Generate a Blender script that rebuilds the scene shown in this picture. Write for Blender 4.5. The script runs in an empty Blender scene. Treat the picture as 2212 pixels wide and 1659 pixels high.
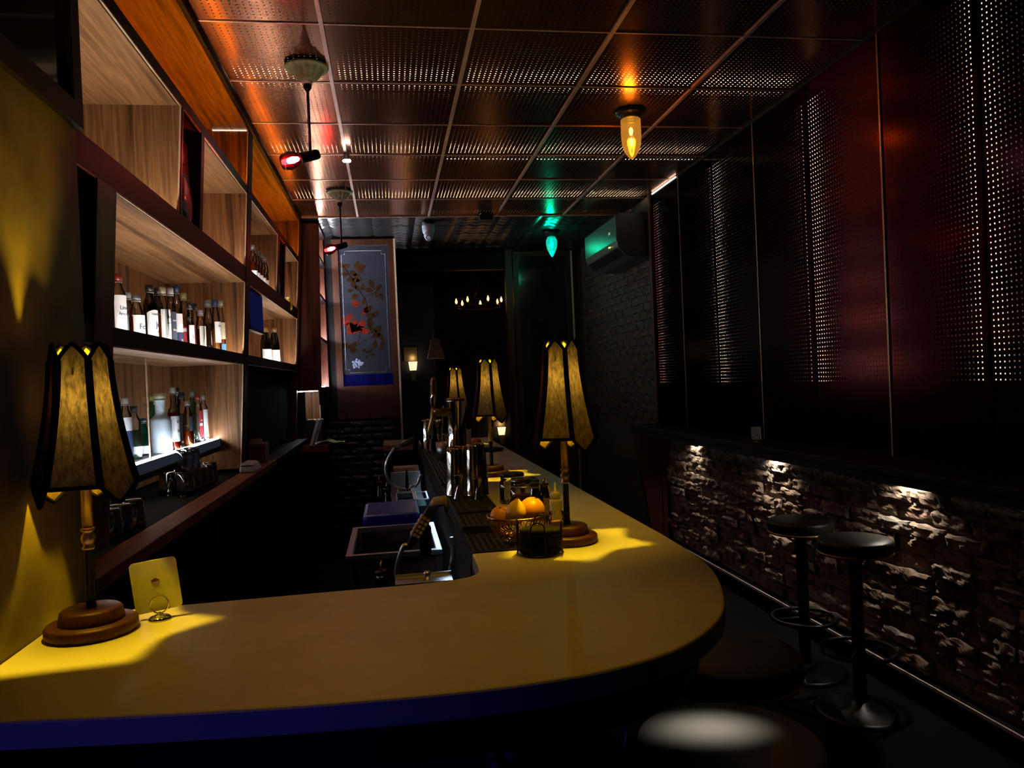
import bpy, bmesh, math, random
from mathutils import Vector, Matrix
random.seed(7)
SC = bpy.context.scene
COL = SC.collection
PI = math.pi

# ------------------------------------------------------------------ camera
W, H, F = 2212, 1659, 1662.0
CAM = Vector((0, 0, 1.5))
yaw, pitch, roll = [math.radians(a) for a in (9.03, -0.387, -2.448)]
fw = Vector((math.sin(yaw)*math.cos(pitch), math.cos(yaw)*math.cos(pitch), math.sin(pitch)))
r0 = Vector((math.cos(yaw), -math.sin(yaw), 0)); u0 = r0.cross(fw)
rt = r0*math.cos(roll) + u0*math.sin(roll); up = u0*math.cos(roll) - r0*math.sin(roll)
cd = bpy.data.cameras.new('camera'); co = bpy.data.objects.new('camera', cd); COL.objects.link(co)
m = Matrix.Identity(4)
for i in range(3):
    m[i][0], m[i][1], m[i][2], m[i][3] = rt[i], up[i], -fw[i], CAM[i]
co.matrix_world = m
cd.sensor_width = 36; cd.lens = 36*F/W; cd.clip_start = .05; cd.clip_end = 60
SC.camera = co
# ------------------------------------------------------------------ view, world
SC.view_settings.view_transform = 'Standard'; SC.view_settings.look = 'None'
SC.view_settings.exposure = 0; SC.view_settings.gamma = 1; SC.view_settings.use_curve_mapping = False
wd = bpy.data.worlds.new('night'); SC.world = wd; wd.use_nodes = True
wd.node_tree.nodes['Background'].inputs[0].default_value = (.01, .004, .006, 1)
wd.node_tree.nodes['Background'].inputs[1].default_value = .3
try:
    SC.cycles.caustics_refractive = False; SC.cycles.caustics_reflective = False
    SC.cycles.sample_clamp_indirect = 3; SC.cycles.max_bounces = 8; SC.cycles.transparent_max_bounces = 24
except Exception: pass

def point(name, loc, col, watt, r=.02):
    l = bpy.data.lights.new(name, 'POINT'); l.color = col; l.energy = watt; l.shadow_soft_size = r
    o = bpy.data.objects.new(name, l); COL.objects.link(o); o.location = loc; return o
def spot(name, loc, target, col, watt, ang=60, blend=.5, r=.02):
    l = bpy.data.lights.new(name, 'SPOT'); l.color = col; l.energy = watt; l.shadow_soft_size = r
    l.spot_size = math.radians(ang); l.spot_blend = blend
    o = bpy.data.objects.new(name, l); COL.objects.link(o); o.location = loc
    o.rotation_euler = (Vector(target)-Vector(loc)).to_track_quat('-Z', 'Y').to_euler(); return o
def area(name, loc, target, col, watt, sx, sy, spread=180):
    l = bpy.data.lights.new(name, 'AREA'); l.color = col; l.energy = watt; l.shape = 'RECTANGLE'; l.size = sx; l.size_y = sy; l.spread = math.radians(spread)
    o = bpy.data.objects.new(name, l); COL.objects.link(o); o.location = loc
    o.rotation_euler = (Vector(target)-Vector(loc)).to_track_quat('-Z', 'Y').to_euler(); return o

LAMP_C = (1.0, .62, .014)
P_LAMP, P_RED, P_AMBER, P_GREEN = 17.0, 5.5, 5.5, 7.0
L_SHELF = 95.0      # emission of the shelf light strips
L_CEIL, L_WALL = 260.0, 125.0
area('street_window_light', (-.40, -.1, .70), (-.55, 1.12, 1.0), (.08, .07, 1), .17, .3, .3, 75)  # added blue light behind the camera; no window stands there
# added amber spots above the bar, unseen and without fixtures
spot('bar_fill_spot', (.02, 1.35, 2.98), (.06, 1.36, 1.07), (1, .47, .004), 15, 46, 1.0, .05)
spot('bar_fill_spot', (.32, 1.60, 2.98), (.40, 2.25, 1.07), (1, .54, .02), 44, 40, 1.0, .05)
area('pane_back_fill', (-.2, 8.9, 2.2), (-.2, 8.0, 2.2), (.80, .74, .92), 1.5, .9, 1.2)  # added to glow through the frosted pane; no window behind it

# ------------------------------------------------------------------ pixel rays (2212x1659 frame), used to read real positions off known planes
def ray(px, py):
    return rt*(px-W/2) - up*(py-H/2) + fw*F
def onz(px, py, z):
    d = ray(px, py); return CAM + d*((z-CAM.z)/d.z)
def onx(px, py, x):
    d = ray(px, py); return CAM + d*(x/d.x)
def ony(px, py, y):
    d = ray(px, py); return CAM + d*(y/d.y)

# ------------------------------------------------------------------ materials
MATS = {}
def nmat(name):
    mt = bpy.data.materials.new(name); mt.use_nodes = True
    nt = mt.node_tree; nt.nodes.clear()
    out = nt.nodes.new('ShaderNodeOutputMaterial')
    MATS[name] = mt
    return mt, nt, out
def N(nt, t, **k):
    n = nt.nodes.new(t)
    for a, v in k.items(): setattr(n, a, v)
    return n
def pbsdf(nt, col, rough=.5, metal=0, **k):
    b = nt.nodes.new('ShaderNodeBsdfPrincipled')
    b.inputs['Base Color'].default_value = (*col, 1); b.inputs['Roughness'].default_value = rough; b.inputs['Metallic'].default_value = metal
    for a, v in k.items(): b.inputs[a].default_value = v
    return b
def noise(nt, scale=(1, 1, 1), s=5, detail=4, rough=.55, coord='Object'):
    tc = N(nt, 'ShaderNodeTexCoord'); mp = N(nt, 'ShaderNodeMapping'); mp.inputs['Scale'].default_value = scale
    nz = N(nt, 'ShaderNodeTexNoise'); nz.inputs['Scale'].default_value = s; nz.inputs['Detail'].default_value = detail; nz.inputs['Roughness'].default_value = rough
    nt.links.new(tc.outputs[coord], mp.inputs[0]); nt.links.new(mp.outputs[0], nz.inputs['Vector'])
    return nz
def ramp(nt, src, stops):
    r = N(nt, 'ShaderNodeValToRGB'); e = r.color_ramp.elements
    while len(e) < len(stops): e.new(.5)
    for el, (p, c) in zip(e, stops): el.position = p; el.color = (*c, 1)
    nt.links.new(src, r.inputs[0]); return r
def bump(nt, src, b, strength=.3, dist=.002):
    bp = N(nt, 'ShaderNodeBump'); bp.inputs['Strength'].default_value = strength; bp.inputs['Distance'].default_value = dist
    nt.links.new(src, bp.inputs['Height']); nt.links.new(bp.outputs[0], b.inputs['Normal'])
def plain(name, col, rough=.5, metal=0, var=.15, vs=25, bs=0, **k):
    mt, nt, out = nmat(name); b = pbsdf(nt, col, rough, metal, **k)
    nz = noise(nt, s=vs)
    r = ramp(nt, nz.outputs[0], [(.3, tuple(c*(1-var) for c in col)), (.7, tuple(min(1, c*(1+var)) for c in col))])
    nt.links.new(r.outputs[0], b.inputs['Base Color'])
    if bs: bump(nt, nz.outputs[0], b, bs)
    nt.links.new(b.outputs[0], out.inputs[0]); return mt
def wood(name, c1, c2, axis, rough=.45, sc=14, spec=.3):
    mt, nt, out = nmat(name); b = pbsdf(nt, c1, rough); b.inputs['Specular IOR Level'].default_value = spec
    s = [1, 1, 1]; s[axis] = .035
    nz = noise(nt, scale=tuple(s), s=sc, detail=6, rough=.6)
    nz2 = noise(nt, scale=tuple(s), s=sc*6, detail=3)
    mid = tuple((a+c)/2 for a, c in zip(c1, c2))
    r = ramp(nt, nz.outputs[0], [(.36, c2), (.46, mid), (.52, c1), (.56, mid), (.66, c1)])
    mx = N(nt, 'ShaderNodeMixRGB', blend_type='MULTIPLY'); mx.inputs[0].default_value = .45
    r2 = ramp(nt, nz2.outputs[0], [(.35, (.5, .45, .4)), (.6, (1, 1, 1))])
    nt.links.new(r.outputs[0], mx.inputs[1]); nt.links.new(r2.outputs[0], mx.inputs[2])
    nt.links.new(mx.outputs[0], b.inputs['Base Color'])
    bump(nt, nz2.outputs[0], b, .15, .001)
    nt.links.new(b.outputs[0], out.inputs[0]); return mt
def emit(name, col, s):
    mt, nt, out = nmat(name); e = N(nt, 'ShaderNodeEmission')
    e.inputs[0].default_value = (*col, 1); e.inputs[1].default_value = s
    nt.links.new(e.outputs[0], out.inputs[0]); return mt
def glass(name, tint, gloss=.35, rough=.04, base=.05):
    mt, nt, out = nmat(name)
    t = N(nt, 'ShaderNodeBsdfTransparent'); t.inputs[0].default_value = (*tint, 1)
    g = N(nt, 'ShaderNodeBsdfGlossy'); g.inputs['Roughness'].default_value = rough
    lw = N(nt, 'ShaderNodeLayerWeight'); lw.inputs[0].default_value = gloss
    ad = N(nt, 'ShaderNodeMath', operation='ADD'); ad.inputs[1].default_value = base; ad.use_clamp = True
    mx = N(nt, 'ShaderNodeMixShader')
    nt.links.new(lw.outputs['Fresnel'], ad.inputs[0]); nt.links.new(ad.outputs[0], mx.inputs[0])
    nt.links.new(t.outputs[0], mx.inputs[1]); nt.links.new(g.outputs[0], mx.inputs[2])
    nt.links.new(mx.outputs[0], out.inputs[0]); return mt
def liquid(name, col, clear=.45):
    mt, nt, out = nmat(name)
    t = N(nt, 'ShaderNodeBsdfTransparent'); t.inputs[0].default_value = (*[min(1, c*1.6) for c in col], 1)
    d = pbsdf(nt, col, .25)
    mx = N(nt, 'ShaderNodeMixShader'); mx.inputs[0].default_value = 1-clear
    nt.links.new(t.outputs[0], mx.inputs[1]); nt.links.new(d.outputs[0], mx.inputs[2])
    nt.links.new(mx.outputs[0], out.inputs[0]); return mt
def translucent(name, col, tr, mixf=.5, nsc=(1, 1, .25), ns=60):
    """thin cloth or frosted glass: diffuse on the lit side, a little light through"""
    mt, nt, out = nmat(name)
    d = N(nt, 'ShaderNodeBsdfDiffuse'); d.inputs[0].default_value = (*col, 1)
    t = N(nt, 'ShaderNodeBsdfTranslucent'); nz = noise(nt, scale=nsc, s=ns, detail=6, rough=.7)
    r = ramp(nt, nz.outputs[0], [(.34, tuple(c*.22 for c in tr)), (.66, tuple(c*1.1 for c in tr))])
    rd = ramp(nt, nz.outputs[0], [(.34, tuple(c*.30 for c in col)), (.66, col)]); nt.links.new(rd.outputs[0], d.inputs[0])
    nt.links.new(r.outputs[0], t.inputs[0])
    mx = N(nt, 'ShaderNodeMixShader'); mx.inputs[0].default_value = mixf
    nt.links.new(d.outputs[0], mx.inputs[1]); nt.links.new(t.outputs[0], mx.inputs[2])
    nt.links.new(mx.outputs[0], out.inputs[0]); return mt
def perforated(name, axes, pitch, hole, col, rough, tint=(1, 1, 1, 1)):
    mt, nt, out = nmat(name)
    b = pbsdf(nt, col, rough, .92); b.inputs['Specular Tint'].default_value = tint
    nz = noise(nt, s=3, detail=3)
    r = ramp(nt, nz.outputs[0], [(.35, tuple(c*.8 for c in col)), (.65, tuple(c*1.15 for c in col))])
    nt.links.new(r.outputs[0], b.inputs['Base Color'])
    tc = N(nt, 'ShaderNodeTexCoord'); sp = N(nt, 'ShaderNodeSeparateXYZ'); nt.links.new(tc.outputs['Object'], sp.inputs[0])
    sq = []
    for a in axes:
        d = N(nt, 'ShaderNodeMath', operation='DIVIDE'); d.inputs[1].default_value = pitch
        f = N(nt, 'ShaderNodeMath', operation='FRACT'); s = N(nt, 'ShaderNodeMath', operation='SUBTRACT'); s.inputs[1].default_value = .5
        p = N(nt, 'ShaderNodeMath', operation='MULTIPLY')
        nt.links.new(sp.outputs[a], d.inputs[0]); nt.links.new(d.outputs[0], f.inputs[0]); nt.links.new(f.outputs[0], s.inputs[0])
        nt.links.new(s.outputs[0], p.inputs[0]); nt.links.new(s.outputs[0], p.inputs[1]); sq.append(p)
    ad = N(nt, 'ShaderNodeMath', operation='ADD'); nt.links.new(sq[0].outputs[0], ad.inputs[0]); nt.links.new(sq[1].outputs[0], ad.inputs[1])
    lt = N(nt, 'ShaderNodeMath', operation='LESS_THAN'); lt.inputs[1].default_value = (hole/pitch)**2
    nt.links.new(ad.outputs[0], lt.inputs[0])
    tr = N(nt, 'ShaderNodeBsdfTransparent'); mx = N(nt, 'ShaderNodeMixShader')
    nt.links.new(lt.outputs[0], mx.inputs[0]); nt.links.new(b.outputs[0], mx.inputs[1]); nt.links.new(tr.outputs[0], mx.inputs[2])
    nt.links.new(mx.outputs[0], out.inputs[0]); return mt
def brickmat(name, cols, bs=.8, rough=.85):
    mt, nt, out = nmat(name); b = pbsdf(nt, cols[0], rough)
    oi = N(nt, 'ShaderNodeObjectInfo'); nz = noise(nt, s=22, detail=8, rough=.65, coord='Object')
    r1 = ramp(nt, oi.outputs['Random'], [(0, cols[0]), (.4, cols[1]), (.75, cols[2]), (1, cols[3])])
    r2 = ramp(nt, nz.outputs[0], [(.35, (.45, .42, .4)), (.6, (1, 1, 1))])
    mx = N(nt, 'ShaderNodeMixRGB', blend_type='MULTIPLY'); mx.inputs[0].default_value = .8
    nt.links.new(r1.outputs[0], mx.inputs[1]); nt.links.new(r2.outputs[0], mx.inputs[2]); nt.links.new(mx.outputs[0], b.inputs['Base Color'])
    bump(nt, nz.outputs[0], b, bs, .008)
    nt.links.new(b.outputs[0], out.inputs[0]); return mt

wz = wood('walnut_upright', (.33, .15, .055), (.06, .02, .007), 2, .45, 20)
wy = wood('walnut_along', (.46, .24, .10), (.11, .042, .015), 1, .45, 17)
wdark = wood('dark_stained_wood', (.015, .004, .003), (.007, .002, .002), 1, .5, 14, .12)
wdarkz = wood('dark_stained_upright', (.13, .035, .018), (.045, .012, .008), 2, .4)
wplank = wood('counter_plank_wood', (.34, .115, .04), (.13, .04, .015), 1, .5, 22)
wframe = wood('window_frame_wood', (.07, .020, .009), (.035, .010, .005), 2, .4)
wbase = wood('lamp_base_wood', (.10, .030, .012), (.05, .013, .006), 0, .45, 30)
edge_m = plain('pale_edge_banding', (.62, .45, .30), .4)
strip_m = emit('shelf_led_light', (1.0, .95, .86), L_SHELF)
ceil_led = emit('ceiling_led_light', (1.0, .80, .55), L_CEIL)
wall_led = emit('wall_led_light', (1.0, .86, .68), L_WALL)
black = plain('black_paint', (.008, .007, .008), .5, 0, .15, 25, 0, **{'Specular IOR Level': .15})
blackcloth = plain('black_binding', (.0025, .002, .0025), .95, 0, .15, 25, 0, **{'Specular IOR Level': .05})
blackmetal = plain('black_metal', (.012, .011, .012), .35, .6)
chrome = plain('chrome', (.82, .80, .76), .07, 1, .03)
steel = plain('brushed_steel', (.62, .62, .66), .32, 1, .1)
brass = plain('aged_brass', (.55, .38, .14), .42, .9, .2)
ceil_m = perforated('perforated_bronze', (0, 1), .0262, .0036, (.31, .150, .098), .21, (.75, .55, .48, 1))
ceil_b = plain('bronze_sheet', (.31, .150, .098), .21, .92, .1, 3, **{'Specular Tint': (.75, .55, .48, 1)})
wall_m = perforated('perforated_maroon', (1, 2), .0225, .0032, (.026, .009, .009), .18, (.30, .15, .15, 1))
wall_b = plain('maroon_sheet', (.026, .009, .009), .18, .92, .1, 3, **{'Specular Tint': (.30, .15, .15, 1)})
trim_m = plain('bronze_trim', (.70, .50, .40), .42, .7, .15, 40)
trim_dk = plain('dull_brass_trim', (.34, .20, .10), .35, .9, .2, 40)
cavity = plain('cavity_lining', (.16, .11, .075), .8)
tile_red = plain('dark_lining', (.02, .012, .012), .8)
plaster = plain('limewashed_plaster', (.15, .115, .065), .5, 0, .55, 5, .4)
floor_m = plain('dark_floor', (.006, .005, .005), .85, 0, .3, 4, **{'Specular IOR Level': .08})
quartz = plain('pale_quartz', (.66, .62, .55), .42, 0, .06, 9, **{'Specular IOR Level': .3})
navy = plain('navy_panel', (.012, .015, .10), .6, 0, .15, 25, 0, **{'Specular IOR Level': .05})
lens_m = emit('spot_lens_light', (.9, .95, 1), 60)

# ------------------------------------------------------------------ mesh building
class MB:
    def __init__(s): s.v = []; s.f = []; s.mi = []; s.sm = []
    def add(s, vs, fs, mi=0, smooth=False):
        o = len(s.v); s.v += [tuple(v) for v in vs]
        for f in fs: s.f.append(tuple(i+o for i in f)); s.mi.append(mi); s.sm.append(smooth)
        return s
    def box(s, x0, x1, y0, y1, z0, z1, mi=0):
        return s.add([(x0, y0, z0), (x1, y0, z0), (x1, y1, z0), (x0, y1, z0), (x0, y0, z1), (x1, y0, z1), (x1, y1, z1), (x0, y1, z1)],
                     [(0, 3, 2, 1), (4, 5, 6, 7), (0, 1, 5, 4), (1, 2, 6, 5), (2, 3, 7, 6), (3, 0, 4, 7)], mi)
    def hexa(s, bot, top, mi=0):
        return s.add(list(bot)+list(top), [(0, 3, 2, 1), (4, 5, 6, 7), (0, 1, 5, 4), (1, 2, 6, 5), (2, 3, 7, 6), (3, 0, 4, 7)], mi)
    def lathe(s, prof, seg=24, c=(0, 0, 0), mi=0, smooth=True, rib=None, M=None):
        vs = []; fs = []; n = len(prof)
        for r, z in prof:
            for k in range(seg):
                a = 2*PI*k/seg; rr = r*(rib(k, seg, z) if rib else 1)
                p = Vector((rr*math.cos(a), rr*math.sin(a), z))
                if M: p = M @ p
                vs.append((p.x+c[0], p.y+c[1], p.z+c[2]))
        for i in range(n-1):
            for k in range(seg):
                k2 = (k+1) % seg
                fs.append((i*seg+k, i*seg+k2, (i+1)*seg+k2, (i+1)*seg+k))
        if prof[0][0] > 1e-5: fs.append(tuple(range(seg))[::-1])
        if prof[-1][0] > 1e-5: fs.append(tuple((n-1)*seg+k for k in range(seg)))
        return s.add(vs, fs, mi, smooth)
    def tube(s, pts, r, seg=8, closed=False, mi=0, cap=True):
        pts = [Vector(p) for p in pts]; n = len(pts); vs = []; fs = []
        rs = r if isinstance(r, (list, tuple)) else [r]*n
        prev = None
        for i, p in enumerate(pts):
            a = pts[(i-1) % n] if (closed or i > 0) else p
            b = pts[(i+1) % n] if (closed or i < n-1) else p
            t = (b-a); t = t.normalized() if t.length > 1e-9 else Vector((0, 0, 1))
            if prev is None:
                u = t.orthogonal().normalized()
            else:
                u = (prev - t*prev.dot(t)); u = u.normalized() if u.length > 1e-6 else t.orthogonal().normalized()
            prev = u; w = t.cross(u)
            for k in range(seg):
                an = 2*PI*k/seg; q = p + u*(rs[i]*math.cos(an)) + w*(rs[i]*math.sin(an)); vs.append(q)
        for i in range(n if closed else n-1):
            j = (i+1) % n
            for k in range(seg):
                k2 = (k+1) % seg; fs.append((i*seg+k, i*seg+k2, j*seg+k2, j*seg+k))
        if cap and not closed:
            fs.append(tuple(range(seg))[::-1]); fs.append(tuple((n-1)*seg+k for k in range(seg)))
        return s.add(vs, fs, mi, True)
    def prism(s, poly, z0, z1, mi=0):
        n = len(poly)
        vs = [(x, y, z0) for x, y in poly]+[(x, y, z1) for x, y in poly]
        fs = [tuple(range(n))[::-1], tuple(range(n, 2*n))]+[(i, (i+1) % n, n+(i+1) % n, n+i) for i in range(n)]
        return s.add(vs, fs, mi)
    def grid(s, fn, nu, nv, mi=0, smooth=True):
        vs = [fn(i/nu, j/nv) for j in range(nv+1) for i in range(nu+1)]
        fs = [(j*(nu+1)+i, j*(nu+1)+i+1, (j+1)*(nu+1)+i+1, (j+1)*(nu+1)+i) for j in range(nv) for i in range(nu)]
        return s.add(vs, fs, mi, smooth)
    def mesh(s, name, mats, off=(0, 0, 0)):
        me = bpy.data.meshes.new(name)
        me.from_pydata([(a-off[0], b-off[1], c-off[2]) for a, b, c in s.v], [], s.f)
        for mt in (mats if isinstance(mats, (list, tuple)) else [mats]): me.materials.append(mt)
        me.polygons.foreach_set('material_index', s.mi); me.polygons.foreach_set('use_smooth', s.sm)
        bm = bmesh.new(); bm.from_mesh(me); bmesh.ops.recalc_face_normals(bm, faces=bm.faces); bm.to_mesh(me); bm.free()
        me.update(); return me
    def build(s, name, mats, parent=None, world=False, bevel=0, loc=None):
        off = (0, 0, 0)
        if world and parent is not None:
            off = origin(parent)
        o = bpy.data.objects.new(name, s.mesh(name, mats, off)); COL.objects.link(o)
        if parent is not None: o.parent = parent
        if loc is not None: o.location = loc
        if bevel:
            b = o.modifiers.new('bevel', 'BEVEL'); b.width = bevel; b.segments = 2; b.limit_method = 'ANGLE'
        return o
def origin(o):
    p = Vector((0, 0, 0))
    while o is not None: p += o.location; o = o.parent
    return p
def thing(name, label, cat, loc=(0, 0, 0), rz=0, group=None):
    o = bpy.data.objects.new(name, None); COL.objects.link(o); o.empty_display_size = .05
    o.location = loc; o.rotation_euler = (0, 0, rz); o['label'] = label; o['category'] = cat
    if group: o['group'] = group
    return o
def tag(o, label, cat, group=None):
    o['label'] = label; o['category'] = cat
    if group: o['group'] = group
    return o
def struct(o): o['kind'] = 'structure'; return o
def linkdup(o, parent, loc, rot=None):
    c = o.copy(); COL.objects.link(c); c.parent = parent; c.location = loc
    if rot is not None: c.rotation_euler = rot
    return c
def dup(root, loc, rz, label):
    c = root.copy(); COL.objects.link(c); c.location = loc; c.rotation_euler = (0, 0, rz); c['label'] = label
    for ch in list(root.children):
        d = ch.copy(); COL.objects.link(d); d.parent = c
        for g in ch.children:
            e = g.copy(); COL.objects.link(e); e.parent = d
    return c
def rotz(p, a): return (p[0]*math.cos(a)-p[1]*math.sin(a), p[0]*math.sin(a)+p[1]*math.cos(a))
def arc(cx, cy, r, a0, a1, n): return [(cx+r*math.cos(a0+(a1-a0)*i/n), cy+r*math.sin(a0+(a1-a0)*i/n)) for i in range(n+1)]

# ================================================================== SETTING
ZC, XW, XL = 3.017, 2.26, -.71
struct(MB().box(-1.4, 2.6, -2.1, 11.2, -.1, 0).build('floor', floor_m))

# --- perforated ceiling
ceiling = struct(MB().box(-1.3, 2.6, -2.1, 7.06, ZC+.045, 3.2).build('ceiling', cavity))
xs = [XL, -.218, .418, 1.042, 1.671, XW]
ys = [-1.68, -1.06, -.43, .19, .82, 1.44, 2.06, 2.68, 3.30, 3.93, 4.55, 5.16, 5.79, 6.40, 7.04]
pan_cache = {}
def pan(w, l):
    key = (round(w, 3), round(l, 3))
    if key in pan_cache: return pan_cache[key]
    g, b = .004, .010
    x, y = w/2-g, l/2-g; xi, yi = x-b, y-b; t = .0262
    xi = math.floor(xi/t)*t; yi = math.floor(yi/t)*t
    mb = MB()
    mb.add([(-xi, -yi, 0), (xi, -yi, 0), (xi, yi, 0), (-xi, yi, 0)], [(0, 1, 2, 3)], 0)
    mb.add([(-x, -y, 0), (x, -y, 0), (x, y, 0), (-x, y, 0), (-xi, -yi, 0), (xi, -yi, 0), (xi, yi, 0), (-xi, yi, 0),
            (-x, -y, .004), (x, -y, .004), (x, y, .004), (-x, y, .004)],
           [(0, 1, 5, 4), (1, 2, 6, 5), (2, 3, 7, 6), (3, 0, 4, 7), (0, 8, 9, 1), (1, 9, 10, 2), (2, 10, 11, 3), (3, 11, 8, 0)], 1)
    pan_cache[key] = mb.mesh('ceiling_panel', [ceil_m, ceil_b]); return pan_cache[key]
for i in range(5):
    for j in range(len(ys)-1):
        o = bpy.data.objects.new('ceiling_panel', pan(xs[i+1]-xs[i], ys[j+1]-ys[j])); COL.objects.link(o); o.parent = ceiling
        o.location = ((xs[i]+xs[i+1])/2, (ys[j]+ys[j+1])/2, ZC + random.uniform(-.0008, .0008))
for x in xs[1:-1]:
    MB().box(x-.009, x+.009, ys[0], ys[-1], ZC-.007, ZC+.004).build('seam_trim', trim_m, ceiling)
for y in ys[1:-1]:
    MB().box(XL, XW, y-.0045, y+.0045, ZC-.004, ZC+.004).build('seam_trim', trim_m, ceiling)
MB().box(XL, XW+.1, 7.04, 7.052, ZC-.012, ZC+.09).build('end_trim', trim_m, ceiling)
for y in [s_+d_ for s_ in (1.44, 2.68, 3.93, 5.16, 6.40) for d_ in (0, .127)]:  # second strip of each pair added to brighten holes beyond the seam
    MB().box(XL+.02, XW-.02, y-.0055, y+.0055, ZC+.006, ZC+.009, 1).add([(XL+.02, y-.005, ZC+.0095), (XW-.02, y-.005, ZC+.0095), (XW-.02, y+.005, ZC+.0095), (XL+.02, y+.005, ZC+.0095)], [(0, 1, 2, 3)], 0).build('light_strip', [ceil_led, black], ceiling)
struct(MB().box(XL-.05, XL, -2.0, 7.05, 2.975, 3.06).build('trim_1', black))

# --- pressed tin ceiling beyond
tin = plain('pressed_tin', (.10, .10, .11), .30, .9, .4, 30, .9)
tinc = struct(MB().box(-1.3, 2.6, 7.06, 11.2, 3.03, 3.1).build('ceiling_rear', tile_red))
tm = MB()
g = .2
tm.grid(lambda u, v: ((u-.5)*.396, (v-.5)*.396, -.014*abs(math.sin(3*PI*u)*math.sin(3*PI*v))-.006*(1 if (min(u, 1-u, v, 1-v) > .08) else 0)), 12, 12)
tme = tm.mesh('tin_tile', tin)
for i in range(9):
    for j in range(5):
        o = bpy.data.objects.new('tin_tile', tme); COL.objects.link(o); o.parent = tinc
        o.location = (-1.1+.4*i, 7.26+.4*j, 3.024)

# --- right wall: perforated panels over brick
wr = struct(MB().box(2.300, 2.5, -2.1, 6.35, 0, 3.1).build('wall_right', plain('wall_cavity_lining', (.075, .055, .04), .8)))
yp = [-1.72, -1.11, -.49, .12, .74, 1.37, 1.99, 2.61, 3.20, 3.82, 4.42, 5.04, 5.65, 6.27]
ZP0, ZP1 = 1.07, 3.0
zh0, zh1 = 1.40, 2.93
wp_cache = {}
def wpan(l):
    k = round(l, 3)
    if k in wp_cache: return wp_cache[k]
    y = l/2-.004; yi = math.floor((y-.008)/.0225)*.0225
    a = math.ceil((zh0-ZP0)/.0225)*.0225; b = math.floor((zh1-ZP0)/.0225)*.0225; t = ZP1-ZP0
    mb = MB()
    mb.add([(0, -yi, a), (0, yi, a), (0, yi, b), (0, -yi, b)], [(0, 1, 2, 3)], 0)
    mb.add([(0, -y, 0), (0, y, 0), (0, y, t), (0, -y, t), (0, -yi, a), (0, yi, a), (0, yi, b), (0, -yi, b), (.004, -y, 0), (.004, y, 0), (.004, y, t), (.004, -y, t)],
           [(0, 1, 5, 4), (1, 2, 6, 5), (2, 3, 7, 6), (3, 0, 4, 7), (0, 8, 9, 1), (1, 9, 10, 2), (2, 10, 11, 3), (3, 11, 8, 0)], 1)
    wp_cache[k] = mb.mesh('wall_panel', [wall_m, wall_b]); return wp_cache[k]
for j in range(len(yp)-1):
    o = bpy.data.objects.new('wall_panel', wpan(yp[j+1]-yp[j])); COL.objects.link(o); o.parent = wr
    o.location = (XW+random.uniform(-.001, .001), (yp[j]+yp[j+1])/2, ZP0)
for k, y in enumerate(yp[1:]):
    MB().box(XW-.006, XW+.004, y-.0055, y+.0055, ZP0, ZP1).build('seam_trim', trim_dk if k % 2 == 1 else wall_b, wr)
for y in [s_+d_ for s_ in (.12, 1.37, 2.61, 3.82, 5.04) for d_ in (0, .0805)]+[6.258]:  # offset strips added so the far side of each seam glows
    wl_ = wall_led if y < 6 else emit('end_led_light', (1.0, .86, .68), 50)
    MB().box(XW+.006, XW+.009, y-.006, y+.006, 1.38, 2.95, 1).add([(XW+.0095, y-.005, 1.38), (XW+.0095, y+.005, 1.38), (XW+.0095, y+.005, 2.95), (XW+.0095, y-.005, 2.95)], [(0, 1, 2, 3)], 0).build('light_strip', [wl_, black], wr)
MB().box(XW-.02, XW+.1, 6.27, 6.31, 0, 3.03).build('corner_post', wdarkz, wr)
MB().box(XW-.004, XW+.09, -2, 6.3, 3.0, 3.02).build('top_trim', black, wr)

# --- rough brick under the ledge
def brick_mesh(L, Hh, D, seed, rough=.010, name='brick', nu=6, nv=3, over=0):
    rnd = random.Random(seed); vs = []; fs = []
    ph = [rnd.uniform(0, 6) for _ in range(8)]
    for j in range(nv+1):
        for i in range(nu+1):
            u, v = i/nu, j/nv
            e = (u in (0, 1)) + (v in (0, 1))
            d = -rough*(.9 if e == 1 else 2.0 if e == 2 else 0) + rnd.uniform(-rough, rough*.8)*(.4 if over else 1)
            jy = rnd.uniform(-.006, .006); jz = rnd.uniform(-.006, .006)
            if over:
                jy *= .5; jz *= .35
                d += over*(v-.6) + .35*rough*(math.sin(7*u+ph[0])+math.sin(13*u+5*v+ph[1])+math.sin(9*v+ph[2]+4*u))
                if v == 1: jz += .004*math.sin(11*u+ph[3])
            vs.append((-D-d, (u-.5)*L+jy, (v-.5)*Hh+jz))
    n = nu+1
    for j in range(nv):
        for i in range(nu): fs.append((j*n+i, j*n+i+1, (j+1)*n+i+1, (j+1)*n+i))
    b = len(vs)
    loop = [i for i in range(n)]+[j*n+nu for j in range(1, nv+1)]+[nv*n+i for i in range(nu-1, -1, -1)]+[j*n for j in range(nv-1, 0, -1)]
    for q in loop: vs.append((0, vs[q][1]*1.0, vs[q][2]))
    m_ = len(loop)
    for k in range(m_): fs.append((loop[k], b+k, b+(k+1) % m_, loop[(k+1) % m_]))
    return MB().add(vs, fs, 0, False)
rough_brick = brickmat('rough_brick', [(.28, .18, .13), (.38, .29, .22), (.23, .14, .10), (.48, .43, .37)])
mortar = plain('mortar', (.30, .27, .23), .9, 0, .35, 40, .8)
MB().box(XW+.03, XW+.039, -1.0, 6.2, 0, 1.04).build('mortar_bed', mortar, wr)
BL, BH = .218, .062
variants = [brick_mesh(BL, BH, .022+.004*(k % 4), k, .0075, nu=14, nv=6, over=.007).mesh('brick', rough_brick) for k in range(14)]
halves = [brick_mesh(BL*.46, BH, .028, 50+k, .0075, nu=8, nv=6, over=.007).mesh('brick', rough_brick) for k in range(5)]
nb = 0
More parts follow.
